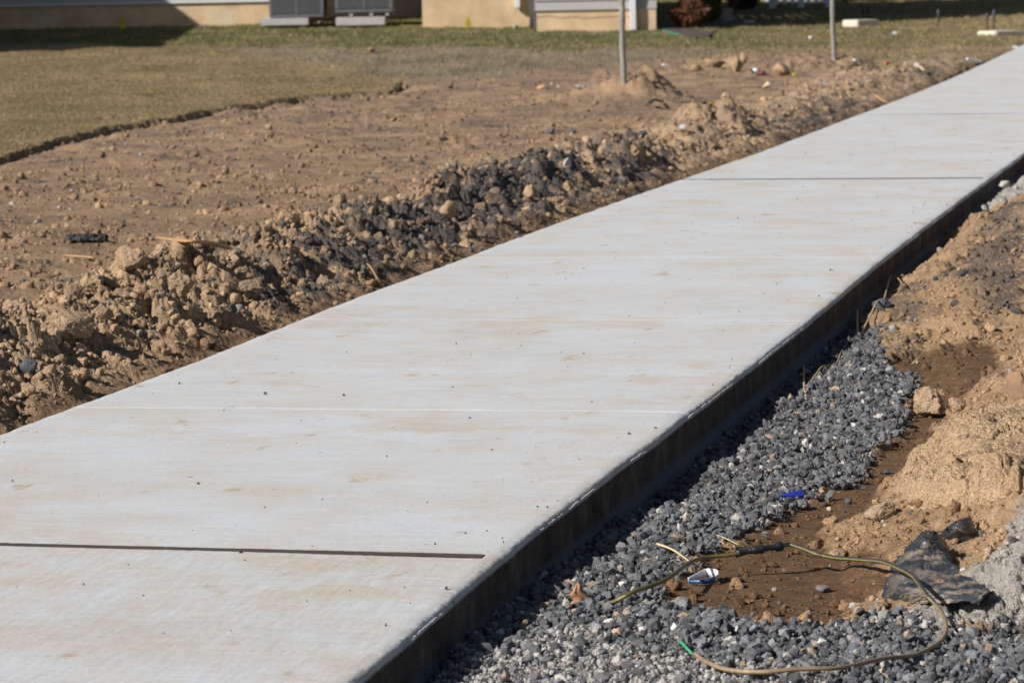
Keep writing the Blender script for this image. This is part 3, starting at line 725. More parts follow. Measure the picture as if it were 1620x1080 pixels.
# ------------------------------------------------------------------ single stones and boulders
def stone(px, py, wpx, hpx, label, mat=None, angular=False, name='rock', cat='rock', group=None, seed=None, sub=4, depth=.8, tilt=0, col=None, rot=None):
    """px, py: foot of the stone in the photograph"""
    g = on_ground(px, py); k = mpp(g); sd_ = int(px * 7 + py) if seed is None else seed
    V, Fc = (stone_variant(sub, sd_, flat=1.0) if angular else clod_variant(sub, sd_, .22))
    V = V / np.abs(V).max(0)
    if angular and sub > 2:
        off = Vector((sd_, 3, 1)); V = np.array([Vector(v) * (1 + .07 * mnoise.fractal(Vector(v) * 2.5 + off, .7, 2, 4)) for v in V])
    w, h = wpx * k / 2, hpx * k / 2
    V = V * np.array([w, w * depth, h])
    me = np_mesh(name, V, Fc, np.tile(np.array(col or (.3, .2, .1)), (len(V), 1)), not angular)
    o = link_mesh(name, me, mat or M_ROCK); o.location = (g.x, g.y + w * depth * .5, g.z + h * .72); o.rotation_euler = (0, tilt, (sd_ % 7 * .5 if rot is None else rot))
    if angular:
        md = o.modifiers.new('edge', 'BEVEL'); md.width = w * .03; md.segments = 1
    tag(o, label, cat, group); return o

M_TAN = plain('tan_stone', (.36, .245, .15), .95, var=.3, scale=22, spec=.1, bumpd=.01)
M_PALEST = plain('pale_stone', (.40, .38, .35), .9, var=.2, scale=30, spec=.2, bumpd=.005)
stone(1131, 107, 44, 19, 'largest tan boulder, left one of the row at the lawn edge', M_TAN, seed=3, group='boulders at the lawn edge')
stone(1166, 114, 24, 28, 'upright pointed tan boulder with a dark shadow beside the largest one', M_TAN, seed=9, tilt=.3, group='boulders at the lawn edge')
stone(1177, 100, 16, 20, 'small round tan boulder standing behind the others', M_TAN, seed=5, group='boulders at the lawn edge')
stone(1236, 121, 38, 26, 'rounded brown boulder right of the crushed can', M_TAN, seed=12, group='boulders at the lawn edge')
stone(1101, 112, 26, 13, 'low tan stone just left of the largest boulder', M_TAN, seed=17)
stone(1214, 142, 15, 14, 'pale cream stone with a pointed top in the rubble', plain('cream_stone', (.62, .50, .34), .9, var=.1), seed=21, angular=True)
stone(587, 84, 13, 12, 'small tan stone alone on the thin lawn', M_TAN, seed=23)
stone(857, 141, 20, 8, 'orange brown brick fragment on bare soil left of the first stake', plain('brick_fragment', (.48, .26, .13), .9, var=.15), angular=True, seed=31)
stone(917, 143, 24, 7, 'flat pale grey stone slab left of the soil mound', plain('grey_slab_stone', (.33, .32, .30), .9, var=.15), angular=True, seed=34)
stone(870, 213, 16, 13, 'dark grey stone sitting in the middle of the bare soil', M_SLATE, angular=True, seed=35)
stone(905, 212, 11, 10, 'small greenish grey stone on the bare soil', M_SLATE, angular=True, seed=36)
stone(1017, 215, 20, 9, 'bluish grey flat stone behind the dark gravel heap', M_SLATE, seed=37)
stone(897, 269, 17, 19, 'whitish grey stone perched on the dark spoil ridge', M_PALEST, angular=True, seed=38)
stone(839, 318, 26, 30, 'round tan clay ball with a black hollow below it in the ridge', M_TAN, seed=39)
stone(899, 302, 17, 18, 'smaller tan clay ball right of the round one', M_TAN, seed=40)
stone(44, 594, 36, 32, 'smooth dark slate stone half buried at the far left', M_SLATE, seed=41, tilt=.5, depth=.5)
stone(372, 408, 21, 19, 'flat brown grey stone chip standing at the end of the wooden lath', plain('brown_chip', (.14, .115, .10), .8, var=.2), angular=True, seed=42)
stone(110, 545, 92, 62, 'biggest tan clay lump of the ridge at the left', M_CLOD, name='clay_lump', cat='clay lump', seed=43, sub=5, col=(.44, .305, .195), depth=.9)
stone(205, 428, 78, 44, 'broad clay lump topping the ridge in the left foreground', M_CLOD, name='clay_lump', cat='clay lump', seed=45, sub=5, col=(.43, .295, .19))
stone(145, 470, 60, 50, 'clay lump on the slope just below the ridge top at the left', M_CLOD, name='clay_lump', cat='clay lump', seed=47, sub=5, col=(.43, .30, .19))
stone(285, 470, 50, 44, 'clay lump among dark chips in the middle of the left ridge', M_CLOD, name='clay_lump', cat='clay lump', seed=49, sub=5, col=(.40, .28, .18))
stone(395, 470, 58, 40, 'clay lump beside the black gravel pocket', M_CLOD, name='clay_lump', cat='clay lump', seed=51, sub=5, col=(.38, .265, .175))
stone(1467, 662, 82, 58, 'round cracked clay lump at the edge of the dark gravel', M_CLOD, name='clay_lump', cat='clay lump', seed=53, sub=5, col=(.45, .315, .20))
stone(1514, 655, 36, 30, 'small clay lump right of the cracked round one', M_CLOD, name='clay_lump', cat='clay lump', seed=55, sub=5, col=(.44, .305, .195))
stone(1395, 825, 56, 42, 'crumbly clay lump just above the black and yellow cable', M_CLOD, name='clay_lump', cat='clay lump', seed=57, sub=5, col=(.44, .31, .205))
stone(1325, 885, 36, 20, 'low clay lump under the bend of the cable', M_CLOD, name='clay_lump', cat='clay lump', seed=59, sub=5, col=(.44, .31, .205))
stone(1452, 735, 16, 10, 'blue grey stone lying in the brown earth channel', M_SLATE, angular=True, seed=61)
stone(1406, 751, 17, 10, 'dark blue grey stone below the other in the earth channel', M_SLATE, angular=True, seed=62)
stone(1343, 797, 12, 12, 'round dark pebble in the brown earth below the blue cap', M_SLATE, seed=63)
stone(1501, 734, 15, 10, 'oval dark pebble set in the smooth clay bank', M_SLATE, seed=64)
stone(1618, 672, 20, 18, 'dark grey stone at the right picture border', M_SLATE, seed=65)
stone(1302, 936, 32, 12, 'long grey stone in the brown earth inside the cable loop', plain('grey_stone', (.17, .16, .155), .9, var=.2, bumpd=.003), angular=True, seed=66)
stone(1210, 848, 14, 9, 'small light grey stone above the taped cable joint', plain('grey_stone_b', (.24, .235, .23), .9, var=.2), angular=True, seed=67)
stone(1075, 965, 58, 22, 'long flat grey stone at the edge of the gravel near the white ring', plain('grey_stone_c', (.20, .195, .19), .9, var=.2, bumpd=.003), angular=True, seed=68)
stone(1395, 520 - 32, 30, 22, 'dark stone chip pressed in tan soil next to the walk', M_SLATE, angular=True, seed=69)
stone(1368, 462, 20, 17, 'white stone at the foot of the slab where the string begins', M_PALEST, angular=True, seed=70)
stone(1487, 381, 13, 12, 'white rounded stone by the slab further back', M_PALEST, seed=71)
stone(1590, 298, 24, 14, 'pale mortar lump beside the walk at the right border', M_PALEST, seed=72)
stone(1558, 318, 17, 11, 'pale mortar crumb just before the larger pale lump', M_PALEST, seed=73)
stone(1612, 640, 46, 60, 'smooth brown clay slab leaning in the right bank', plain('brown_clay', (.27, .165, .10), .95, var=.12, scale=60, bumpd=.002), seed=75, tilt=.5, depth=.4)
for k, (a, b, c) in enumerate([(815, 47, 12), (822, 43, 9), (844, 45, 9)]):
    stone(a, b, c, c * .8, ['larger white stone below the white downspout', 'small white stone behind the larger one below the downspout', 'pale stone at the foot of the dark drainpipe'][k], M_PALEST, seed=80 + k, sub=3)
stone(509, 38, 12, 6, 'white stone between the two unit pads', M_PALEST, seed=84, sub=3)

# the compact clay bank with a smooth trowelled flank, on the right
def clay_bank():
    outline = [(1400,800),(1412,770),(1440,735),(1470,700),(1492,676),(1530,674),(1570,688),(1610,700),(1680,705),(1700,850),(1600,850),(1500,845),(1430,830)]
    P = at_z(outline, -.055)[:, :2]; x0, y0 = P.min(0) - .03; x1, y1 = P.max(0) + .03
    nx, ny = 260, 420; X, Y = np.meshgrid(np.linspace(x0, x1, nx), np.linspace(y0, y1, ny))
    sd_ = poly_sd(X, Y, P) + .010 * fbm(X, Y, .06, 3, 140); gz = terrain(X, Y)
    rise = .058 * sstep(-.004, .035, sd_) + .010 * fbm(X, Y, .12, 4, 141)
    f1, f2, rid = worley(X + .02 * fbm(X, Y, .03, 2, 142), Y, .034, 143); crack = sstep(.09, .0, f2 - f1) * sstep(.0, .25, fbm(X, Y, .12, 2, 144)) * sstep(.02, .05, sd_)
    f3, f4, _ = worley(X, Y, .012, 145)
    Z = np.maximum(gz - .02, -.075) + rise - crack * .013 + .005 * fbm(X, Y, .03, 5, 146, .62) * sstep(.01, .05, sd_) 
    Z = np.where(sd_ < -.006, -.13, np.maximum(Z, -.13))
    col = np.ones(X.shape + (3,)) * (.46, .315, .19) * (1 + .22 * fbm(X, Y, .05, 4, 147))[..., None]
    i = (np.arange(ny - 1)[:, None] * nx + np.arange(nx - 1)[None]).ravel()
    me = np_mesh('clay_bank', np.stack([X.ravel(), Y.ravel(), Z.ravel()], 1), np.stack([i, i + 1, i + nx + 1, i + nx], 1), col.reshape(-1, 3), True)
    o = link_mesh('clay_bank', me, M_CLOD); tag(o, 'compacted cracked bank of tan clay with a smooth sloping left flank', 'clay bank')
clay_bank()

# ------------------------------------------------------------------ stakes
def stake(bpx, bpy_, tpx, wpx, label):
    g = on_ground(bpx, bpy_); k = mpp(g); top = at_y(tpx, -40, g.y); r = wpx * k / 2
    e = empty('wooden_stake', g); tag(e, label, 'stake', 'wooden stakes in the verge')
    n = 24; d = top - g; pts = []; rad = []
    for i in range(n + 1):
        t = i / n; pts.append(d * (t * 1.0) + Vector((.003 * math.sin(t * 9 + bpx), 0, -.12 * (1 - t)))); rad.append(r * (1 + .07 * math.sin(t * 31 + bpx) + .05 * mnoise.noise(Vector((t * 20, bpx, 0)))))
    MB().tube(pts, rad, 10).build('pole', M_GREYWOOD, e, True)
    MB().cone(r * .8, r * 1.05, 0, r * .6).build('cut_top', plain('cut_wood', (.36, .30, .22), .8), e).location = d + Vector((0, 0, -.005))
    return e
stake(987, 133, 982.5, 9.5, 'nearer grey wooden stake rising from the tan soil mound')
stake(1320, 96, 1315, 7.5, 'farther thin grey stake at the lawn edge by the walk')

# ------------------------------------------------------------------ scraps of wood, twigs, litter
def strip(name, pts, wpx, thick, label, cat, mat, dz=.006, group=None, z=None):
    P = [on_ground(px, py, dz) if z is None else Vector(at_z([(px, py)], z)[0]) for px, py in pts]
    zs = [max(p.z for p in P)] if False else None
    k = mpp(P[0]); c = sum(P, Vector()) / len(P)
    Q = smooth_pts([p - c for p in P], 8)
    mb = MB(); mb.tube(Q, [wpx * k / 2 * (1 - .25 * abs(2 * i / (len(Q) - 1) - 1) ** 3) for i in range(len(Q))], 8, flat=thick)
    o = mb.build(name, mat, None, True); o.location = c; tag(o, label, cat, group); return o
strip('wood_lath', [(250,376),(285,382),(330,389),(364,394)], 12, .4, 'long orange wooden lath lying behind the spoil ridge', 'lath', M_WOOD, .04)
strip('wood_lath', [(102,404),(140,407),(150,409)], 9, .35, 'short orange wooden scrap left of the long lath', 'lath', M_WOOD, .015)
strip('wood_board', [(1385,152),(1398,160),(1407,165)], 7, .4, 'light wooden scrap leaning against the far left edge of the walk', 'board', M_WOOD, .02)
def charred():
    g = on_ground(138, 384); k = mpp(g); mb = MB()
    V = [(-33, 4), (-22, 9), (-5, 11), (10, 13), (20, 17), (25, 13), (33, 9), (28, 5), (10, 2), (-10, 0), (-30, 0)]
    mb.prism([(a * k, (b - 6) * k * 1.6) for a, b in V], 10 * k); o = mb.build('charred_wood', plain('charred_wood', (.045, .042, .042), .8, var=.5, scale=60, bumpd=.01))
    md = o.modifiers.new('s', 'SUBSURF'); md.levels = md.render_levels = 3; md.subdivision_type = 'SIMPLE'
    tx = bpy.data.textures.new('t', 'CLOUDS'); tx.noise_scale = .02; m2 = o.modifiers.new('d', 'DISPLACE'); m2.texture = tx; m2.strength = .02
    o.location = g + Vector((0, 0, .002)); o.rotation_euler = (-.2, 0, 0); tag(o, 'ragged black lump of charred bark on the bare soil at the left', 'bark')
charred()
M_TWIG = plain('dry_twig', (.34, .23, .11), .8, var=.2)
def twig(pts, wpx, label, dzs, group=None, mat=None, branch=None, name='twig', cat='twig'):
    P = [on_ground(px, py, dz) for (px, py), dz in zip(pts, dzs)]; c = P[0].copy(); k = mpp(c)
    Q = smooth_pts([p - c for p in P], 6); n = len(Q)
    o = MB().tube(Q, [wpx * k / 2 * (1 - .5 * i / n) for i in range(n)], 6).build(name, mat or M_TWIG, None, True)
    o.location = c; tag(o, label, cat, group)
    if branch:
        R = [on_ground(px, py, dz) - c for (px, py), dz in branch]
        MB().tube(smooth_pts(R, 6), wpx * k / 2 * .6, 6).build('branch', mat or M_TWIG, o, True)
    return o
twig([(603,454),(595,438),(587,424),(581,419)], 5, 'forked dry twig leaning at the left edge of the walk', (.0, .025, .04, .045), branch=[((589, 424), .04), ((605, 421), .04), ((624, 422), .03)])
twig([(1040,860),(1065,870),(1090,887)], 4.5, 'pale straw stalk lying on gravel above the cable', (.02, .02, .015), mat=plain('straw', (.62, .46, .25), .7))
twig([(1134,846),(1150,853),(1168,862)], 2.5, 'thin straw blade beside the taped cable joint', (.012, .012, .012), mat=plain('straw_b', (.55, .42, .22), .7))
twig([(1443,576),(1452,568),(1462,558)], 3.5, 'short dry twig sticking out of the tan soil on the right', (.004, .02, .03))
twig([(1082,800),(1092,808),(1103,816)], 2.2, 'fine straw lying across the dark gravel', (.012, .012, .012), mat=plain('straw_c', (.5, .4, .22), .7))
twig([(1028,215 - 53),(1036,158),(1048,162)], 6, 'black root curling out of the soil mound by the first stake', (.03, .07, .01), mat=plain('black_root', (.03, .028, .027), .8), name='root', cat='root')
# string running along the foot of the slab
SP = [(1271,578),(1273,560),(1283,549),(1292,543),(1300,531),(1312,521),(1322,513),(1330,506)]
twig(SP, 3.6, 'short length of tan twine at the foot of the slab by the gravel', [.03] * len(SP), mat=plain('twine', (.40, .29, .15), .9), name='twine', cat='twine')
SP = [(1356,492),(1357,478),(1362,468),(1375,459),(1388,452),(1396,445),(1408,441),(1420,440),(1427,449)]
twig(SP, 4.2, 'longer loop of tan twine hanging over soil beside the walk', [.03] * len(SP), mat=plain('twine_b', (.42, .31, .17), .9), name='twine', cat='twine')

def leaf():
    g = on_ground(922, 952, .01); k = mpp(g); m = plain('dead_leaf', (.42, .21, .11), .7, var=.25)
    nx, ny = 9, 9; V = []
    for j in range(ny):
        for i in range(nx):
            u, v = i / (nx - 1) * 2 - 1, j / (ny - 1); w = (1 - v) ** .7 * (1 + .22 * math.sin(v * 17)) + .05
            V.append(((u * w * 18 + v * -12 + 3 * math.sin(v * 9)) * k, (5 * u * u - 4 * v + 2 * math.sin(u * 7 + v * 5)) * k, (v * 30 + 5 * u * w) * k))
    i = np.array([j * nx + q for j in range(ny - 1) for q in range(nx - 1)])
    o = link_mesh('leaf', np_mesh('leaf', np.array(V), np.stack([i, i + 1, i + nx + 1, i + nx], 1), None, True), m)
    md = o.modifiers.new('s', 'SOLIDIFY'); md.thickness = .0008
    o.location = g; o.rotation_euler = (-.25, .12, .3); tag(o, 'curled dry brown leaf standing against the shaded slab face', 'leaf')
leaf()

def blue_cap():
    g = on_ground(1252, 789, .014); k = mpp(g); m = plain('blue_plastic', (.02, .035, .30), .4, var=.15)
    o = MB().tube([(-19 * k, 0, 0), (-15 * k, 0, 0), (-3 * k, 0, 0), (0, 0, 0), (14 * k, 0, 0), (19 * k, 0, 0)], [1.2 * k, 2.2 * k, 5 * k, 5.5 * k, 6.6 * k, 6.6 * k], 16).build('wire_nut', m, None, True)
    md = o.modifiers.new('b', 'EDGE_SPLIT'); md.split_angle = math.radians(40)
    MB().tube([(19 * k, 0, 0), (19.6 * k, 0, 0)], 5.6 * k, 14).build('open_end', plain('dark_inside', (.008, .012, .05), .8), o)
    mb = MB()
    for i in range(10):
        a = i * math.pi / 5; mb.tube([(2 * k, 6.0 * k * math.cos(a), 6.0 * k * math.sin(a)), (17 * k, 6.6 * k * math.cos(a), 6.6 * k * math.sin(a))], .6 * k, 5)
    mb.build('grip_ribs', m, o)
    o.location = g + Vector((0, 0, 6 * k)); o.rotation_euler = (0, 0.02, .25); tag(o, 'blue plastic cone shaped cap lying on the dark gravel', 'plastic cap')
blue_cap()
stone(1298, 792, 10, 12, 'small red plastic chip right of the blue cap', plain('red_chip', (.50, .10, .05), .6), angular=True, seed=91, sub=2, name='plastic_chip', cat='chip')
stone(1312, 810, 9, 10, 'cream chip of stone in the earth below the red chip', plain('cream_chip', (.6, .5, .4), .8), angular=True, seed=92, sub=2, name='stone_chip', cat='chip')

def ring():
    g = on_ground(1113, 919, .004); k = mpp(g); mw = plain('white_label_plastic', (.66, .66, .70), .4, var=.06); mbl = plain('blue_print', (.02, .10, .24), .4, var=.2)
    pts = [(-24, -1), (-14, 3), (-2, 9), (8, 14), (17, 13), (23, 6), (22, 0), (14, -5), (4, -8), (-6, -9), (-18, -6), (-24, -4)]
    P = smooth_pts([(a * k, b * k * 2.6, 0) for a, b in pts], 5); n = len(P); h = 13 * k
    V = []
    for i, p in enumerate(P):
        t = i / (n - 1); hh = h * (.55 + .6 * math.sin(min(1, t * 2.0) * math.pi * .5) if t < .5 else (.9 - 1.2 * (t - .5)))
        V += [(p.x, p.y, 0), (p.x * 1.04, p.y * 1.04, hh)]
    def seg(a, b, mat, name, par=None):
        i = np.arange(a, b); return link_mesh(name, np_mesh(name, np.array(V), np.stack([2 * i, 2 * i + 2, 2 * i + 3, 2 * i + 1], 1), None, True), mat, par)
    o = seg(0, int(n * .62), mw, 'bottle_neck_ring'); q = seg(int(n * .62), n - 1, mbl, 'printed_side', o)
    for e in (o, q):
        md = e.modifiers.new('s', 'SOLIDIFY'); md.thickness = .0015
    o.location = g; o.rotation_euler = (0, 0, .1); tag(o, 'curled white plastic band with a dark blue side under the cable', 'plastic band')
ring()

# ------------------------------------------------------------------ cable
def cable():
    pts = [(955,960,-.002),(975,950,.006),(1000,938,.014),(1050,912,.022),(1100,891,.030),(1165,874,.045),(1200,868,.048),(1232,864,.050),(1248,861,.050),(1268,865,.048),(1290,875,.040),(1310,884,.030),(1340,886,.028),(1380,886,.036),(1402,888,.045),(1425,898,.055),(1447,916,.060),(1465,938,.052),(1482,962,.030),(1493,980,.014),(1497,995,.009),(1490,1011,.008),(1472,1026,.008),(1445,1036,.008),(1400,1044,.008),(1330,1050,.008),(1260,1058,.008),(1200,1063,.008),(1150,1058,.007),(1118,1046,.005),(1100,1036,.000)]
    W3 = []
    for q, (a, b, h) in enumerate(pts):
        W3.append(on_ground(a, b, h + (.012 if q > 18 or q < 4 else .004)))
    root = empty('cable', W3[0]); o0 = W3[0].copy(); tag(root, 'black and yellow cable with a taped joint looping over earth and gravel', 'cable')
    P = smooth_pts([p - o0 for p in W3], 10)
    # even out the height where it lies on lumpy ground
    z = np.array([p.z for p in P]); zz = np.convolve(np.pad(z, 12, 'edge'), np.ones(25) / 25, 'valid'); 
    for p, v in zip(P, zz): p.z = float(v)
    m, nt, b = mat_nodes('cable_sheath'); a = nt.nodes.new('ShaderNodeAttribute'); a.attribute_name = 'base'
    n1 = tex_noise(nt, obj_co(nt), 90, 5); c = mixc(nt, 1.0, a.outputs[0], ramp(nt, n1, [(.3, .7), (.7, 1.3)]), 'MULTIPLY'); nt.links.new(c, b.inputs['Base Color']); b.inputs['Roughness'].default_value = .5
    def sheath(i0, i1, name, colf):
        seg = 12; r = .0040; V = []; Cc = []
        for i in range(i0, i1):
            d = (P[min(i + 1, len(P) - 1)] - P[max(i - 1, 0)]).normalized(); s_ = d.cross(Vector((0, 0, 1))).normalized(); u = s_.cross(d).normalized()
            for k in range(seg):
                t = 2 * math.pi * k / seg; V.append(P[i] + (s_ * math.cos(t) + u * math.sin(t)) * r * (1 + .04 * mnoise.noise(Vector((i * .3, k, 0))))); Cc.append(colf(i / len(P), s_ * math.cos(t) + u * math.sin(t)))
        n = i1 - i0; j = np.array([[q * seg + k, q * seg + (k + 1) % seg, (q + 1) * seg + (k + 1) % seg, (q + 1) * seg + k] for q in range(n - 1) for k in range(seg)])
        return link_mesh(name, np_mesh(name, np.array([v[:] for v in V]), j, np.array(Cc), True), m, root)
    yel = np.array([.30, .255, .06]); blk = np.array([.035, .036, .032]); dst = np.array([.30, .215, .125])
    nP = len(P); iT0, iT1 = 50, 72
    sheath(0, iT0 + 2, 'cable_end', lambda t, n: yel * .9 if n.y < .3 and abs(n.z) < .45 else (yel * .35 if n.z > 0 else blk * 1.6))
    def cf(t, n):
        dd = float(sstep(.56, .68, np.array(t))); dd = min(1, max(0, dd + .35 * mnoise.noise(Vector((t * 90, n.x * 2, n.z * 2))) * (t > .5)))
        stripe = (n.z < .25 and n.z > -.3 and n.y < 0); c = yel if stripe else blk
        return c * (1 - dd * .92) + dst * dd * .92
    sheath(iT1 - 2, nP, 'cable_sheath', cf)
    rad = [.0052 + .0035 * abs(mnoise.noise(Vector((i * .6, 0, 0)))) + (.003 if (i % 22) in (3, 4, 5, 6, 14, 15, 16, 17, 18) else 0) for i in range(iT0, iT1)]
    MB().tube([P[i] for i in range(iT0, iT1)], rad, 14).build('tape_wrap', plain('black_tape', (.022, .024, .030), .35, var=.4, scale=120, bumpd=.004), root, True)
    return root
cable()
twig([(1076,1014),(1086,1025),(1096,1034)], 6, 'upper piece of green plastic strap poking out of the gravel', (.014, .018, .014), mat=plain('green_plastic', (.05, .38, .16), .5), name='strap', cat='strap')
twig([(1127,1050),(1134,1053),(1141,1056)], 6, 'lower piece of green plastic strap at the end of the cable', (.016, .018, .015), mat=plain('green_plastic_b', (.05, .30, .13), .5), name='strap', cat='strap')

# ------------------------------------------------------------------ torn plastic
M_PLAST = attr_material('dusty_black_plastic', .40, 160, 40, .0012, .30, .5)
def sheet(ctrl, name, label, wr=.004, seed=1, n=16, dusty=.5):
    """a thin torn sheet; ctrl: rows of (px, py, z)"""
    G = [[Vector(at_z([(a, b)], z)[0]) for a, b, z in row] for row in ctrl]
    c = G[0][0].copy(); rows = [smooth_pts(r, n) for r in G]; cols_ = [smooth_pts([r[k] for r in rows], n) for k in range(len(rows[0]))]
    nx, ny = len(cols_), len(cols_[0]); V = []; Cc = []
    for k in range(nx):
        for j in range(ny):
            u, v = k / (nx - 1), j / (ny - 1); p = cols_[k][j] - c; ed = min(k, nx - 1 - k, j, ny - 1 - j)
            fold = -1.3 * abs(mnoise.noise(Vector((u * 1.6 + v * .8, v * 6.5 - u * 2.0, seed)))) - .6 * abs(mnoise.noise(Vector((u * 4 - v * 2, v * 15 + u * 3, seed + 4)))) + .25 * mnoise.noise(Vector((u * 18, v * 18, seed)))
            q_ = (mnoise.noise(Vector((u * 14, v * 14, seed))) + .5 * mnoise.noise(Vector((u * 40, v * 40, seed)))) * (.010 if ed == 0 else .003 if ed == 1 else 0)
            V.append((p.x + q_, p.y + q_ * 3, p.z + wr * fold))
            d = mnoise.fractal(Vector((u * 3, v * 12 - u * 4, seed + 9)), .8, 2.1, 6) * .9 + .5 * (dusty - .35) + .35 * mnoise.noise(Vector((u * 30, v * 30, 2)))
            d = min(1, max(0, d * 2.2)) * min(1, max(.05, (u - .02) * 5)); Cc.append(np.array([.024, .027, .033]) * (1 - d) + np.array([.20, .155, .115]) * d)
    i = np.array([k * ny + j for k in range(nx - 1) for j in range(ny - 1)])
    o = link_mesh(name, np_mesh(name, np.array(V), np.stack([i, i + 1, i + ny + 1, i + ny], 1), np.array(Cc), True), M_PLAST)
    md = o.modifiers.new('s', 'SOLIDIFY'); md.thickness = .0012; o.location = c; tag(o, label, 'plastic sheet', 'torn black plastic sheets'); return o
sheet([[(1394,962,-.098),(1418,952,-.088),(1452,950,-.072),(1500,948,-.062),(1543,950,-.052)],
       [(1399,925,-.070),(1425,922,-.052),(1462,925,-.046),(1515,928,-.042),(1565,931,-.034)],
       [(1412,888,-.052),(1436,884,-.038),(1466,888,-.034),(1500,898,-.036),(1536,912,-.036)],
       [(1434,868,-.046),(1450,862,-.030),(1468,862,-.024),(1488,872,-.030),(1508,890,-.040)]], 'plastic_sheet', 'large crumpled fan of torn black plastic under the cable bend', .011, 3, dusty=.62)
sheet([[(1432,868,-.042),(1452,874,-.036),(1476,874,-.036),(1504,886,-.045)],
       [(1444,852,-.022),(1460,852,-.010),(1480,856,-.014),(1500,868,-.034)],
       [(1462,839,-.008),(1470,836,.004),(1482,840,.000),(1496,856,-.028)]], 'plastic_sheet', 'dark glossy fold of black plastic above the large fan', .008, 5, dusty=.25)
sheet([[(1484,846,-.038),(1505,852,-.040),(1525,855,-.042),(1543,856,-.044)],
       [(1496,834,-.018),(1512,832,-.012),(1530,833,-.014),(1543,840,-.026)],
       [(1514,823,-.006),(1524,819,.000),(1533,818,-.002),(1540,824,-.012)]], 'plastic_sheet', 'smaller black plastic flap standing behind the clay crumbs', .006, 7, dusty=.3)
sheet([[(1560,888,-.060),(1580,890,-.055),(1605,884,-.052),(1640,876,-.050)],
       [(1572,864,-.045),(1590,860,-.036),(1610,856,-.032),(1645,850,-.03)],
       [(1588,844,-.028),(1604,838,-.016),(1620,836,-.012),(1650,834,-.012)]], 'plastic_sheet', 'dusty black plastic flap at the right border', .010, 9, dusty=.6)

# ------------------------------------------------------------------ litter further back
def chunk(name, px, py, wpx, hpx, mat, label, cat):
    g = on_ground(px, py); k = mpp(g); w, h = wpx * k * .85, hpx * k * .75
    o = MB().box(-w / 2, w / 2, -w * .3, w * .3, 0, h, min(w, h) * .18).build(name, mat); o.location = g + Vector((0, 0, h * .1)); o.rotation_euler = (.12, .1, (px % 5) * .15); tag(o, label, cat); return o
def can():
    g = on_ground(1200, 120); k = mpp(g); m1 = plain('can_white', (.55, .55, .55), .3, metal=.2); m2 = plain('can_red', (.32, .10, .09), .4); m3 = plain('can_black', (.03, .03, .035), .4)
    e = empty('crushed_can', g + Vector((0, 0, 5 * k)), .25); tag(e, 'crushed white red and black drink can among the boulders', 'can')
    MB().tube([(-9 * k, 0, 2 * k), (-4 * k, 0, 3 * k), (1 * k, 0, 1 * k)], [4 * k, 5 * k, 5 * k], 12).build('can_body', m1, e, True)
    MB().tube([(1 * k, 0, 1 * k), (6 * k, 0, -1 * k), (11 * k, 0, -1 * k)], [5 * k, 4 * k, 3.5 * k], 12).build('can_end', m2, e, True)
    MB().tube([(-11 * k, 0, 1 * k), (-9 * k, 0, 2 * k)], [3 * k, 4.2 * k], 12).build('can_rim', m3, e, True)
can()
chunk('yellow_scrap', 1127, 166, 14, 5, plain('yellow_scrap', (.55, .33, .03), .6), 'flat orange yellow plastic scrap in the left rubble', 'scrap')
chunk('yellow_scrap', 1257, 121, 8, 6, plain('yellow_scrap_b', (.62, .55, .08), .6), 'small lemon yellow scrap right of the round boulder', 'scrap')
chunk('orange_scrap', 1403, 104, 10, 7, plain('orange_scrap', (.55, .22, .05), .6), 'orange scrap at the grassy hollow by the far walk', 'scrap')
chunk('paper_scrap', 1080, 208, 11, 10, M_WHITE, 'crumpled white paper scrap at the foot of the rubble heap', 'paper')
chunk('paper_scrap', 1354, 98, 12, 4, M_WHITE, 'white paper strip lying just right of the farther stake', 'paper')
chunk('paper_scrap', 1052, 107, 10, 5, M_WHITE, 'white paper scrap right of the nearer stake', 'paper')
chunk('paper_scrap', 1416, 56, 9, 7, M_WHITE, 'pale paper scrap on the lawn right of the white block', 'paper')
chunk('paper_scrap', 1284, 62, 10, 5, M_WHITE, 'grey white paper scrap on the lawn left of the farther stake', 'paper')
chunk('white_cup', 1450, 106, 9, 7, M_WHITE, 'white plastic cup end in the rubble near the far walk', 'cup')
chunk('white_cup', 1606, 77, 9, 5, M_WHITE, 'white cup lying beside the walk at the upper right corner', 'cup')
strip('white_pipe', [(1530,94),(1542,97),(1553,99)], 5, 1.0, 'short white plastic pipe lying on grit beside the far walk', 'pipe', M_WHITE, .02)
strip('wood_scrap', [(1448,104),(1456,107),(1462,112)], 6, .5, 'cream wooden scrap next to the white cup end', 'wood scrap', plain('cream_wood', (.55, .42, .28), .8), .02)

# ------------------------------------------------------------------ the house
Y_A, Y_C, Y_D = 45.0, 43.45, 42.0
def Xp(px, Y): return at_y(px, 20, Y).x
def Zp(px, py, Y): return at_y(px, py, Y).z
house = empty('house', (Xp(640, Y_A), Y_A, .25)); tag(house, 'house with grey lap siding above a tan stuccoed foundation', 'house')
HO = Vector(house.location)
M_STUC = plain('tan_stucco', (.66, .475, .285), .92, var=.22, scale=3.0, spec=.1, dust=(.58, .52, .42), dust_amt=.25, bumpd=.01)
M_SID = plain('grey_siding', (.42, .40, .385), .6, var=.05, scale=4)
M_ROOF = plain('roof_shingles', (.10, .095, .09), .95, var=.3, scale=30)
M_TRIM = plain('white_trim', (.72, .72, .72), .5, var=.04)
def hbox(name, x0, x1, y0, y1, z0, z1, mat, bev=0, par=None):
    return MB().box(x0 - HO.x, x1 - HO.x, y0 - HO.y, y1 - HO.y, z0 - HO.z, z1 - HO.z, bev).build(name, mat, par or house)
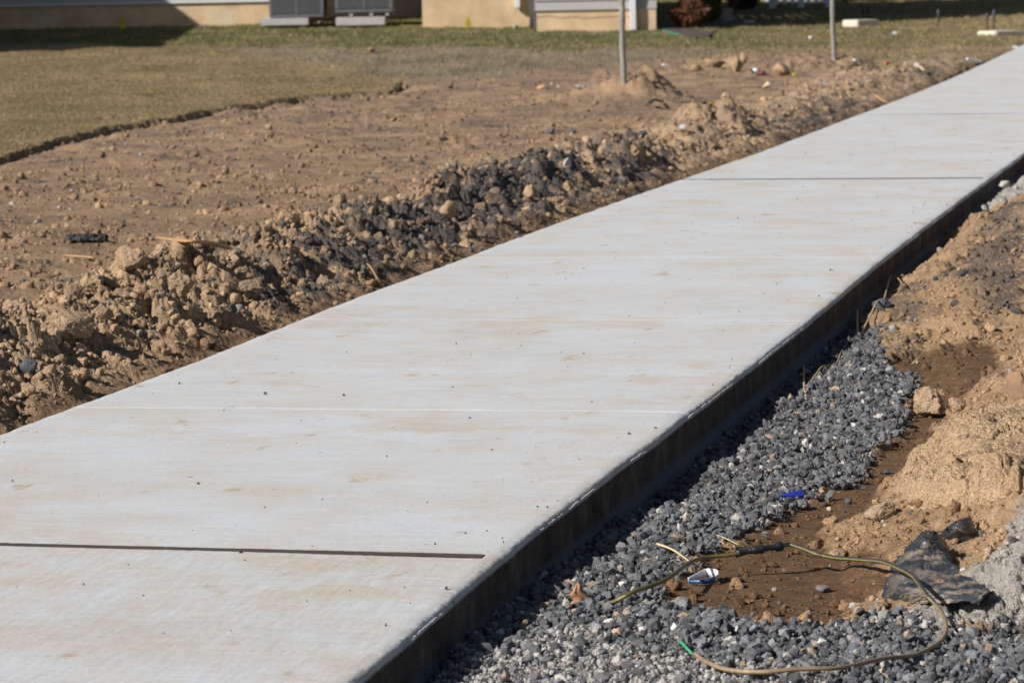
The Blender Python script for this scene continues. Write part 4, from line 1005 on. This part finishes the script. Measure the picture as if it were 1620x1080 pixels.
def siding(name, x0, x1, Y, z0, z1, lap=.115):
    mb = MB(); n = int((z1 - z0) / lap) + 1
    for i in range(n):
        a = z0 + i * lap; b = min(a + lap, z1); v = [mb.bm.verts.new(Vector(p) - HO) for p in ((x0, Y - .022, a), (x1, Y - .022, a), (x1, Y - .006, b), (x0, Y - .006, b), (x0, Y + .1, a), (x1, Y + .1, a))]
        mb.bm.faces.new(v[:4]); mb.bm.faces.new((v[0], v[4], v[5], v[1]))
    return mb.build(name, mat=M_SID, parent=house)
def side_siding(name, X, y0, y1, z0, z1, lap=.115):
    mb = MB(); n = int((z1 - z0) / lap) + 1
    for i in range(n):
        a = z0 + i * lap; b = min(a + lap, z1); v = [mb.bm.verts.new(Vector(p) - HO) for p in ((X + .022, y0, a), (X + .022, y1, a), (X + .006, y1, b), (X + .006, y0, b))]
        mb.bm.faces.new(v)
    return mb.build(name, mat=M_SID, parent=house)
xa0, xa1 = -9.8, Xp(427, Y_A); zs = Zp(210, 5.5, Y_A); EH = 3.0
hbox('foundation', xa0, xa1, Y_A, Y_A + .3, -.3, zs + .02, M_STUC); siding('siding', xa0, xa1, Y_A, zs, EH)
hbox('sill_trim', xa0, xa1, Y_A - .03, Y_A - .002, zs - .012, zs + .012, M_TRIM)
xb1 = Xp(668, Y_C)
hbox('recess_wall', xa1, xb1, Y_A + 2.2, Y_A + 2.5, -.3, EH, M_SID); hbox('recess_side', xa1 - .25, xa1, Y_A + .3, Y_A + 2.2, -.3, EH, M_STUC); hbox('recess_side', xb1, xb1 + .2, Y_C + .3, Y_A + 2.2, -.3, EH, M_STUC)
xc1 = Xp(850, Y_C)
hbox('foundation', xb1, xc1, Y_C, Y_C + .3, -.3, .62, M_STUC); siding('siding', xb1, xc1, Y_C, .62, EH)
xd0, xd1 = Xp(849, Y_D), Xp(1036, Y_D); zd = Zp(950, 15.5, Y_D)
hbox('foundation', xd0, xd1, Y_D, Y_D + 7, -.3, zd + .02, M_STUC); siding('siding', xd0 - .02, xd1 + .02, Y_D, zd, EH); side_siding('siding', xd1, Y_D, Y_D + 7, zd, EH)
hbox('foundation_corner', xd1 - Y_D * 25 / F_PX, xd1 + .012, Y_D - .012, Y_D + .3, -.3, zd + .005, M_STUC)
hbox('return_wall', xd0 - .03, xd0, Y_D + .01, Y_C - .002, -.3, EH, plain('return_shade_tone', (.09, .085, .08), .8))  # shadow side of the return, painted in as a dark wall colour
def roof(x0, x1, y0, y1, z, h):
    mb = MB(); ym = (y0 + y1) / 2
    P = [(x0, y0, z), (x1, y0, z), (x1, ym, z + h), (x0, ym, z + h), (x0, y1, z), (x1, y1, z)]
    v = [mb.bm.verts.new(Vector(p) - HO) for p in P]
    for f in ((0, 1, 2, 3), (3, 2, 5, 4), (1, 5, 2), (0, 3, 4), (0, 4, 5, 1)): mb.bm.faces.new([v[i] for i in f])
    mb.build('roof', M_ROOF, house)
hbox('upper_wall', xd0, xd1 - .02, Y_D + .05, Y_D + 7, EH, 5.6, M_SID)
roof(xd0 - .3, xd1 + .3, Y_D - .3, Y_D + 7.3, 5.6, 1.8)
roof(xa0, xd0 - .32, Y_A - .3, Y_A + 7, EH, 1.6)
hbox('back_wall', xa0, xd0, Y_A + 6.6, Y_A + 6.8, -.3, EH - .01, M_SID)
# the projecting wing on the far left that shades the wall
XW, YW = -7.5, 35.6
hbox('wing_wall', XW - 5, XW, YW, Y_A - .03, -.4, EH + .1, M_SID)
mbw = MB(); v = [mbw.bm.verts.new(Vector(p) - HO) for p in ((XW, YW, EH + .102), (XW, Y_A + 2, EH + .102), (XW - 5, Y_A + 2, EH + .102), (XW - 5, YW, EH + .102), (XW - 2.5, YW, EH + 1.3), (XW - 2.5, Y_A + 2, EH + 1.3))]
for f in ((0, 1, 5, 4), (3, 4, 5, 2), (0, 4, 3), (1, 2, 5), (0, 3, 2, 1)): mbw.bm.faces.new([v[i] for i in f])
mbw.build('wing_roof', M_ROOF, house)
def flag(px, Yf, hpx, label):
    xf = Xp(px, Yf); g = Vector((xf, Yf, H(xf, Yf))); k = mpp(g); e = empty('marker_flag', g); tag(e, label, 'flag', 'yellow marker flags by the house')
    MB().tube([(0, 0, -.02), (0, 0, hpx * k * 1.0)], .0018, 6).build('wire', M_GREYWOOD, e)
    w = 8 * k; pts = [(-w * .55, 0), (w * .5, 0), (w * .55, .5 * hpx * k), (w * .1, .95 * hpx * k), (-w * .2, hpx * k), (-w * .35, .5 * hpx * k)]
    mb = MB(); mb.prism(pts, .006); o = mb.build('flag_cloth', M_YEL, e); o.rotation_euler = (math.pi / 2, 0, .2); o.location = (0, .003, .02)
flag(193, 43.9, 22, 'yellow marker flag in the house shadow at the upper left')
flag(740, 42.9, 16, 'yellow marker flag at the sunlit foundation wall')
# downspouts and pipe
hz = Zp(819, 13, Y_C)
d1 = MB().box(-.034, .034, -.09, -.025, 0, 2.3, .008).build('downspout', M_TRIM); d1.location = (Xp(819, Y_C), Y_C, hz); tag(d1, 'white downspout ending above the ground next to the dark corner', 'downspout', 'white downspouts on the house')
MB().box(-.026, .026, -.083, -.032, -.004, .0, 0).build('outlet', M_BLACK, d1)
d2x = Xp(1001, Y_D); d2 = MB().box(-.038, .038, -.10, -.026, 0, 2.4, .008).build('downspout', M_TRIM); d2.location = (d2x, Y_D, base_z(np.array(d2x), np.array(Y_D)) + .0); tag(d2, 'white downspout reaching the grass near the house corner', 'downspout', 'white downspouts on the house')
MB().box(-.042, .042, -.104, -.028, .6, .63).build('strap', M_TRIM, d2)
px_ = Xp(843, Y_C - .25); dp = MB().tube([(0, 0, -.05), (.005, 0, .2), (-.004, .02, .5), (0, .05, 1.2), (0, .06, 2.2)], [.045, .043, .04, .04, .04], 14).build('drain_pipe', plain('dark_pipe', (.05, .045, .042), .6), None, True)
dp.location = (px_, Y_C - .25, float(base_z(np.array(px_), np.array(Y_C)))); tag(dp, 'thick dark drainpipe standing in the corner of the house', 'pipe')
# crack in the stucco
crk = []
for a, b in ((850, 28), (868, 26), (890, 29), (905, 27), (930, 29), (960, 27), (1000, 27)): crk.append(at_y(a, b, Y_D - .0015) - HO)
MB().tube(smooth_pts(crk, 4), .0035, 5).build('crack', plain('crack', (.18, .12, .07), .9), house)

# ------------------------------------------------------------------ heat pump units
M_AC = plain('grey_enamel', (.15, .155, .165), .45, var=.05, scale=8, metal=.2)
M_ACD = plain('dark_core', (.02, .02, .022), .7)
M_PAD = plain('pad_concrete', (.44, .42, .40), .9, var=.12, scale=9)
def heat_pump(pxl, pxr, pyb, label, feet=False):
    Y = 43.9; k = Y / F_PX; w = (pxr - pxl) * k; x0 = Xp(pxl, Y); z0 = Zp((pxl + pxr) / 2, pyb, Y); d = .80; hh = .78
    e = empty('heat_pump', (x0 + w / 2, Y + d / 2, z0)); tag(e, label, 'heat pump', 'heat pump units beside the house')
    hw = w / 2
    MB().box(-hw + .03, hw - .03, -d / 2 + .03, d / 2 - .03, .03, hh - .03).build('core', M_ACD, e)
    MB().box(-hw, hw, -d / 2, d / 2, 0, .045, .01).build('base_pan', M_AC, e)
    for sx in (-1, 1):
        for sy in (-1, 1): mb = MB(); mb.box(sx * hw - .045 * (sx > 0), sx * hw + .045 * (sx < 0), sy * d / 2 - .045 * (sy > 0), sy * d / 2 + .045 * (sy < 0), .046, hh - .046, .006); mb.build('corner_post', M_AC, e)
    MB().box(-.012, .012, -d / 2 - .001, -d / 2 + .03, .046, hh - .046).build('middle_post', M_AC, e)
    for nm, horiz in (('front_louvre', 1), ('side_louvre', 0), ('side_louvre', 3), ('rear_louvre', 2)):
        mb = MB(); z = .06
        while z < hh - .07:
            if horiz == 1: mb.box(-hw + .046, hw - .046, -d / 2 + .004, -d / 2 + .02, z, z + .013)
            elif horiz == 2: mb.box(-hw + .046, hw - .046, d / 2 - .02, d / 2 - .004, z, z + .013)
            elif horiz == 0: mb.box(hw - .02, hw - .004, -d / 2 + .046, d / 2 - .046, z, z + .013)
            else: mb.box(-hw + .004, -hw + .02, -d / 2 + .046, d / 2 - .046, z, z + .013)
            z += .022
        mb.build(nm, M_AC, e)
    MB().box(-hw - .006, hw + .006, -d / 2 - .006, d / 2 + .006, hh - .045, hh, .012).build('top_cover', M_AC, e)
    mb = MB()
    for r in np.linspace(.08, .36, 9): mb.tube([(r * math.cos(a), r * math.sin(a), hh + .012) for a in np.linspace(0, 2 * math.pi, 33)], .0025, 5, cap=False)
    for a in np.linspace(0, 2 * math.pi, 9)[:-1]: mb.tube([(0, 0, hh + .012), (.37 * math.cos(a), .37 * math.sin(a), hh + .012)], .003, 5)
    mb.build('fan_grille', M_ACD, e)
    if feet:
        for sx in (-.45, .25, .8):
            MB().box(-.02, .02, -.02, .02, -.036, 0).build('foot', M_PAD, e).location = (sx * hw, -d / 2 + .04, 0)
    return e, x0, w, z0, Y, d
heat_pump(426, 512, 28.5, 'left grey heat pump unit sitting flat on its pad')
heat_pump(530, 621, 20.5, 'right grey heat pump unit raised on small feet', True)
def pad(pxl, pxr, pyt, pyb, label):
    Y = 43.75; x0, x1 = Xp(pxl, Y), Xp(pxr, Y); zt = Zp((pxl + pxr) / 2, pyt, Y); zb = Zp((pxl + pxr) / 2, pyb, Y) - .03
    o = MB().box(-(x1 - x0) / 2, (x1 - x0) / 2, 0, 1.1, zb - zt, 0, .008).build('equipment_pad', M_PAD); o.location = ((x0 + x1) / 2, Y, zt - .001); tag(o, label, 'concrete pad', 'pads under the heat pumps')
pad(413, 488, 29.5, 37, 'concrete pad below the left heat pump')
pad(531, 609, 27.5, 37, 'concrete pad below the right heat pump')

# ------------------------------------------------------------------ planting and yard right of the house
def leafy(name, px, py, wpx, hpx, Yoff, cols, label, cat, n, leaf=.02, stems=12, stem_col=(.12, .08, .05), bare=False, spread=1.0):
    g = on_ground(px, py); g.y += Yoff; k = g.y / F_PX; w, h = wpx * k / 2, hpx * k
    e = empty(name, g); tag(e, label, cat); r = np.random.default_rng(int(px)); mb = MB()
    for i in range(stems):
        a = r.uniform(0, 6.28); t = r.uniform(.3, 1) * w * spread
        mb.tube([(0, 0, -.03), (math.cos(a) * t * .4, math.sin(a) * t * .4, h * .5), (math.cos(a) * t, math.sin(a) * t, h * r.uniform(.7, 1.0))], [.008, .005, .002], 5)
        if bare:
            for q in range(3):
                b = a + r.normal() * .9; z = h * r.uniform(.3, .8); p = Vector((math.cos(a) * t * .6, math.sin(a) * t * .6, z)); mb.tube([p, p + Vector((math.cos(b) * .1, math.sin(b) * .1, .12))], [.004, .0015], 4)
    mb.build('stem', plain('bark_' + name, stem_col, .9), e)
    if n:
        u = r.normal(size=(n, 3)); u /= np.linalg.norm(u, axis=1)[:, None]; rad = r.random(n) ** .4
        P = u * rad[:, None] * np.array([w, w, h * .52]) + np.array([0, 0, h * .52])
        lob = 1 + .25 * np.sin(u[:, 0] * 5 + px) * np.cos(u[:, 2] * 6); P *= lob[:, None]
        a = r.normal(size=(n, 3)) * leaf; b = r.normal(size=(n, 3)) * leaf
        V = np.stack([P - a, P + b * .6, P + a], 1).reshape(-1, 3); V[:, 2] = np.maximum(V[:, 2], .005)
        cc = np.array(cols)[r.integers(0, len(cols), n)] * r.uniform(.6, 1.4, n)[:, None]
        link_mesh('foliage', np_mesh('foliage', V, np.arange(3 * n).reshape(-1, 3), np.repeat(cc, 3, 0)), M_GRASS, e)
    return e
leafy('red_shrub', 1092, 46, 66, 46, 0, [(.14, .05, .03), (.2, .08, .04), (.09, .05, .03)], 'low reddish bronze shrub at the dark house corner', 'shrub', 4200, .018)
leafy('evergreen_shrub', 1126, 40, 42, 70, .6, [(.09, .11, .02), (.15, .15, .03), (.05, .07, .015)], 'upright dark green evergreen shrub right of the red one', 'shrub', 6000, .02)
leafy('bare_shrub', 1176, 32, 44, 60, 2.0, [(.1, .08, .05)], 'leafless twiggy shrub in the shade behind the stone planter', 'shrub', 0, stems=26, bare=True)
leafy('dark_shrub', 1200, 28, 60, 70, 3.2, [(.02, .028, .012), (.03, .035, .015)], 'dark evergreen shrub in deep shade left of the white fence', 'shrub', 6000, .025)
def slab_bed(name, pts, z, mat, label=None, cat=None, kind=None, thick=.02):
    P = [ground_at(*p) for p in pts]; c = P[0].copy(); mb = MB()
    v0 = [mb.bm.verts.new((p.x - c.x, p.y - c.y, p.z - c.z + z)) for p in P]; v1 = [mb.bm.verts.new((p.x - c.x, p.y - c.y, p.z - c.z - .08)) for p in P]
    mb.bm.faces.new(v0); 
    for i in range(len(P)): mb.bm.faces.new((v0[i], v1[i], v1[(i + 1) % len(P)], v0[(i + 1) % len(P)]))
    o = mb.build(name, mat); o.location = c; tag(o, label, cat, kind=kind); return o
slab_bed('mulch_bed', [(1052,52),(1100,61),(1119,60),(1138,46),(1160,36),(1190,30),(1100,30),(1045,44)], .012, plain('mulch', (.075, .048, .04), .95, var=.4, scale=25, bumpd=.03), kind='structure')
strip('garden_edging', [(1050,49),(1065,53),(1080,56),(1095,59)], 9, .35, 'green plastic sheet edge along the mulch bed', 'edging', plain('green_edging', (.03, .20, .12), .6), .01)
def planter():
    g = on_ground(1150, 33); k = mpp(g); e = empty('planter', g); tag(e, 'small square beige stone planter beside the green shrub', 'planter'); m = plain('planter_stone', (.38, .32, .26), .9, var=.25, scale=20, bumpd=.01)
    w = 10 * k; MB().box(-w * .85, w * .85, -w * .85, w * .85, 0, 15 * k, .006).build('pot', m, e); MB().box(-w, w, -w, w, 15.2 * k, 19 * k, .006).build('rim', m, e); MB().box(-w * .75, w * .75, -w * .75, w * .75, 19 * k, 19.6 * k).build('soil_fill', M_BLACK, e)
planter()
chunk('white_figure', 1110, 43, 8, 15, M_WHITE, 'whitish leaning stone figure in front of the shrubs', 'ornament')
strip('landscape_board', [(1146,33),(1165,32),(1180,33)], 4, .5, 'pale board lying on the shaded bed edge', 'board', plain('pale_board', (.5, .48, .45), .8), .02)
strip('landscape_board', [(1178,35),(1186,35),(1193,34)], 5, .5, 'sunlit end piece of white board on the grass', 'board', M_WHITE, .02)
def block(px, py, wpx, hpx, dpx, label):
    g = on_ground(px, py); k = mpp(g); w = wpx * k
    o = MB().box(-w / 2, w / 2, 0, dpx, -.05, hpx * k, .012).build('concrete_block', plain('block_concrete', (.62, .56, .46), .9, var=.1, scale=8)); o.location = g; o.rotation_euler = (0, 0, .62); tag(o, label, 'concrete block', 'pale concrete blocks on the lawn')
block(1374, 43, 46, 11, .28, 'pale concrete block half sunk in the lawn behind two path lights')
block(1598, 57, 60, 8, .3, 'pale concrete block in the grass next to the far end of the walk')
def path_light(px, py, hpx, label):
    g = on_ground(px, py); k = mpp(g); e = empty('path_light', g); tag(e, label, 'path light', 'black path lights on the lawn')
    h = hpx * k; MB().tube([(0, 0, -.03), (0, 0, h * .55)], 1.1 * k, 8).build('stem', M_BLACK, e); MB().cone(1.5 * k, 3.0 * k, h * .5, h * .8, seg=14).build('lantern', plain('smoked_lens', (.06, .065, .08), .2), e)
    MB().cone(3.4 * k, 1.0 * k, h * .8, h, seg=14).build('cap', M_BLACK, e)
path_light(1365, 32, 19, 'path light left of the pair behind the left concrete block')
path_light(1373, 31, 19, 'path light right of the pair behind the left concrete block')
path_light(1485, 43, 28, 'single tall path light in the middle of the lawn')
path_light(1562, 48, 27, 'shorter path light, left of the pair near the walk')
path_light(1573, 47, 32, 'taller path light, right of the pair near the walk')
def fence():
    Y = 50.0; g = ground_at(1265, 26); x0, x1 = Xp(1222, Y), Xp(1312, Y); zb = float(base_z(np.array(x0), np.array(Y))); e = empty('white_fence', (x0, Y, zb)); tag(e, 'white picket fence in shade beyond the lawn', 'fence')
    w = x1 - x0
    for i in range(3): MB().box(-.045, .045, -.045, .045, -.1, 1.15, .008).build('post', M_WHITE, e).location = (w * i / 2, 0, 0)
    for z in (.16, .55, .95): MB().box(0, w, -.062, -.046, z, z + .07).build('rail', M_WHITE, e)
    mb = MB(); n = int(w / .11)
    for i in range(n): mb.box(i * .11 + .03, i * .11 + .085, -.078, -.063, .06, 1.05)
    mb.build('pickets', M_WHITE, e)
fence()
def shed():
    Y = 54.0; x0, x1 = Xp(1215, Y), Xp(1306, Y); zb = float(base_z(np.array(x0), np.array(Y))); e = empty('garden_shed', (x0, Y, zb)); tag(e, 'shed wall behind the white fence, its blue grey shade painted in', 'shed')
    m = plain('shade_tinted_siding', (.40, .44, .50), .6, var=.06); mb = MB(); w = x1 - x0  # blue grey shade on white siding, put into the wall colour
    for i in range(18): mb.box(0, w, 0, .02, i * .12 - .2, i * .12 - .09); 
    mb.box(0, w, .022, 2, -.2, 2.0); mb.build('wall', m, e); MB().box(-.15, w + .15, -.2, 2.2, 2.0, 2.1).build('roof', M_ROOF, e)
shed()
# dark evergreens closing the view at the top
for i, (px, wpx) in enumerate([(1345, 90), (1405, 90), (1465, 80)]):
    Yh = 53 + i * 1.5; xh = Xp(px, Yh); g = Vector((xh, Yh, float(base_z(np.array(xh), np.array(Yh))))); e = empty('evergreen_tree', g)
    tag(e, ['dark evergreen right behind the white fence at the top border', 'middle dark evergreen of the three at the top border', 'dark evergreen farthest right at the top border'][i], 'tree', 'evergreens beyond the lawn')
    r = np.random.default_rng(40 + i); n = 16000; h = 3.2; t = r.random(n); a = r.uniform(0, 6.28, n); w = wpx / 2 * Yh / F_PX
    rad = (1 - t * .8) * w * (1.0 + .25 * np.sin(a * 5 + t * 20)) * r.random(n) ** .35; P = np.stack([rad * np.cos(a), rad * np.sin(a), t * h + .02], 1); L = .035
    A = r.normal(size=(n, 3)) * L; B = r.normal(size=(n, 3)) * L; V = np.stack([P - A, P + B, P + A], 1).reshape(-1, 3); V[:, 2] = np.maximum(V[:, 2], .0)
    cc = np.array([(.022, .035, .014), (.035, .05, .02), (.05, .055, .025)])[r.integers(0, 3, n)]
    link_mesh('crown', np_mesh('crown', V, np.arange(3 * n).reshape(-1, 3), np.repeat(cc, 3, 0)), M_GRASS, e); MB().tube([(0, 0, -.1), (0, 0, h * .9)], [.06, .02], 8).build('trunk', plain('bark', (.09, .065, .05), .9), e)
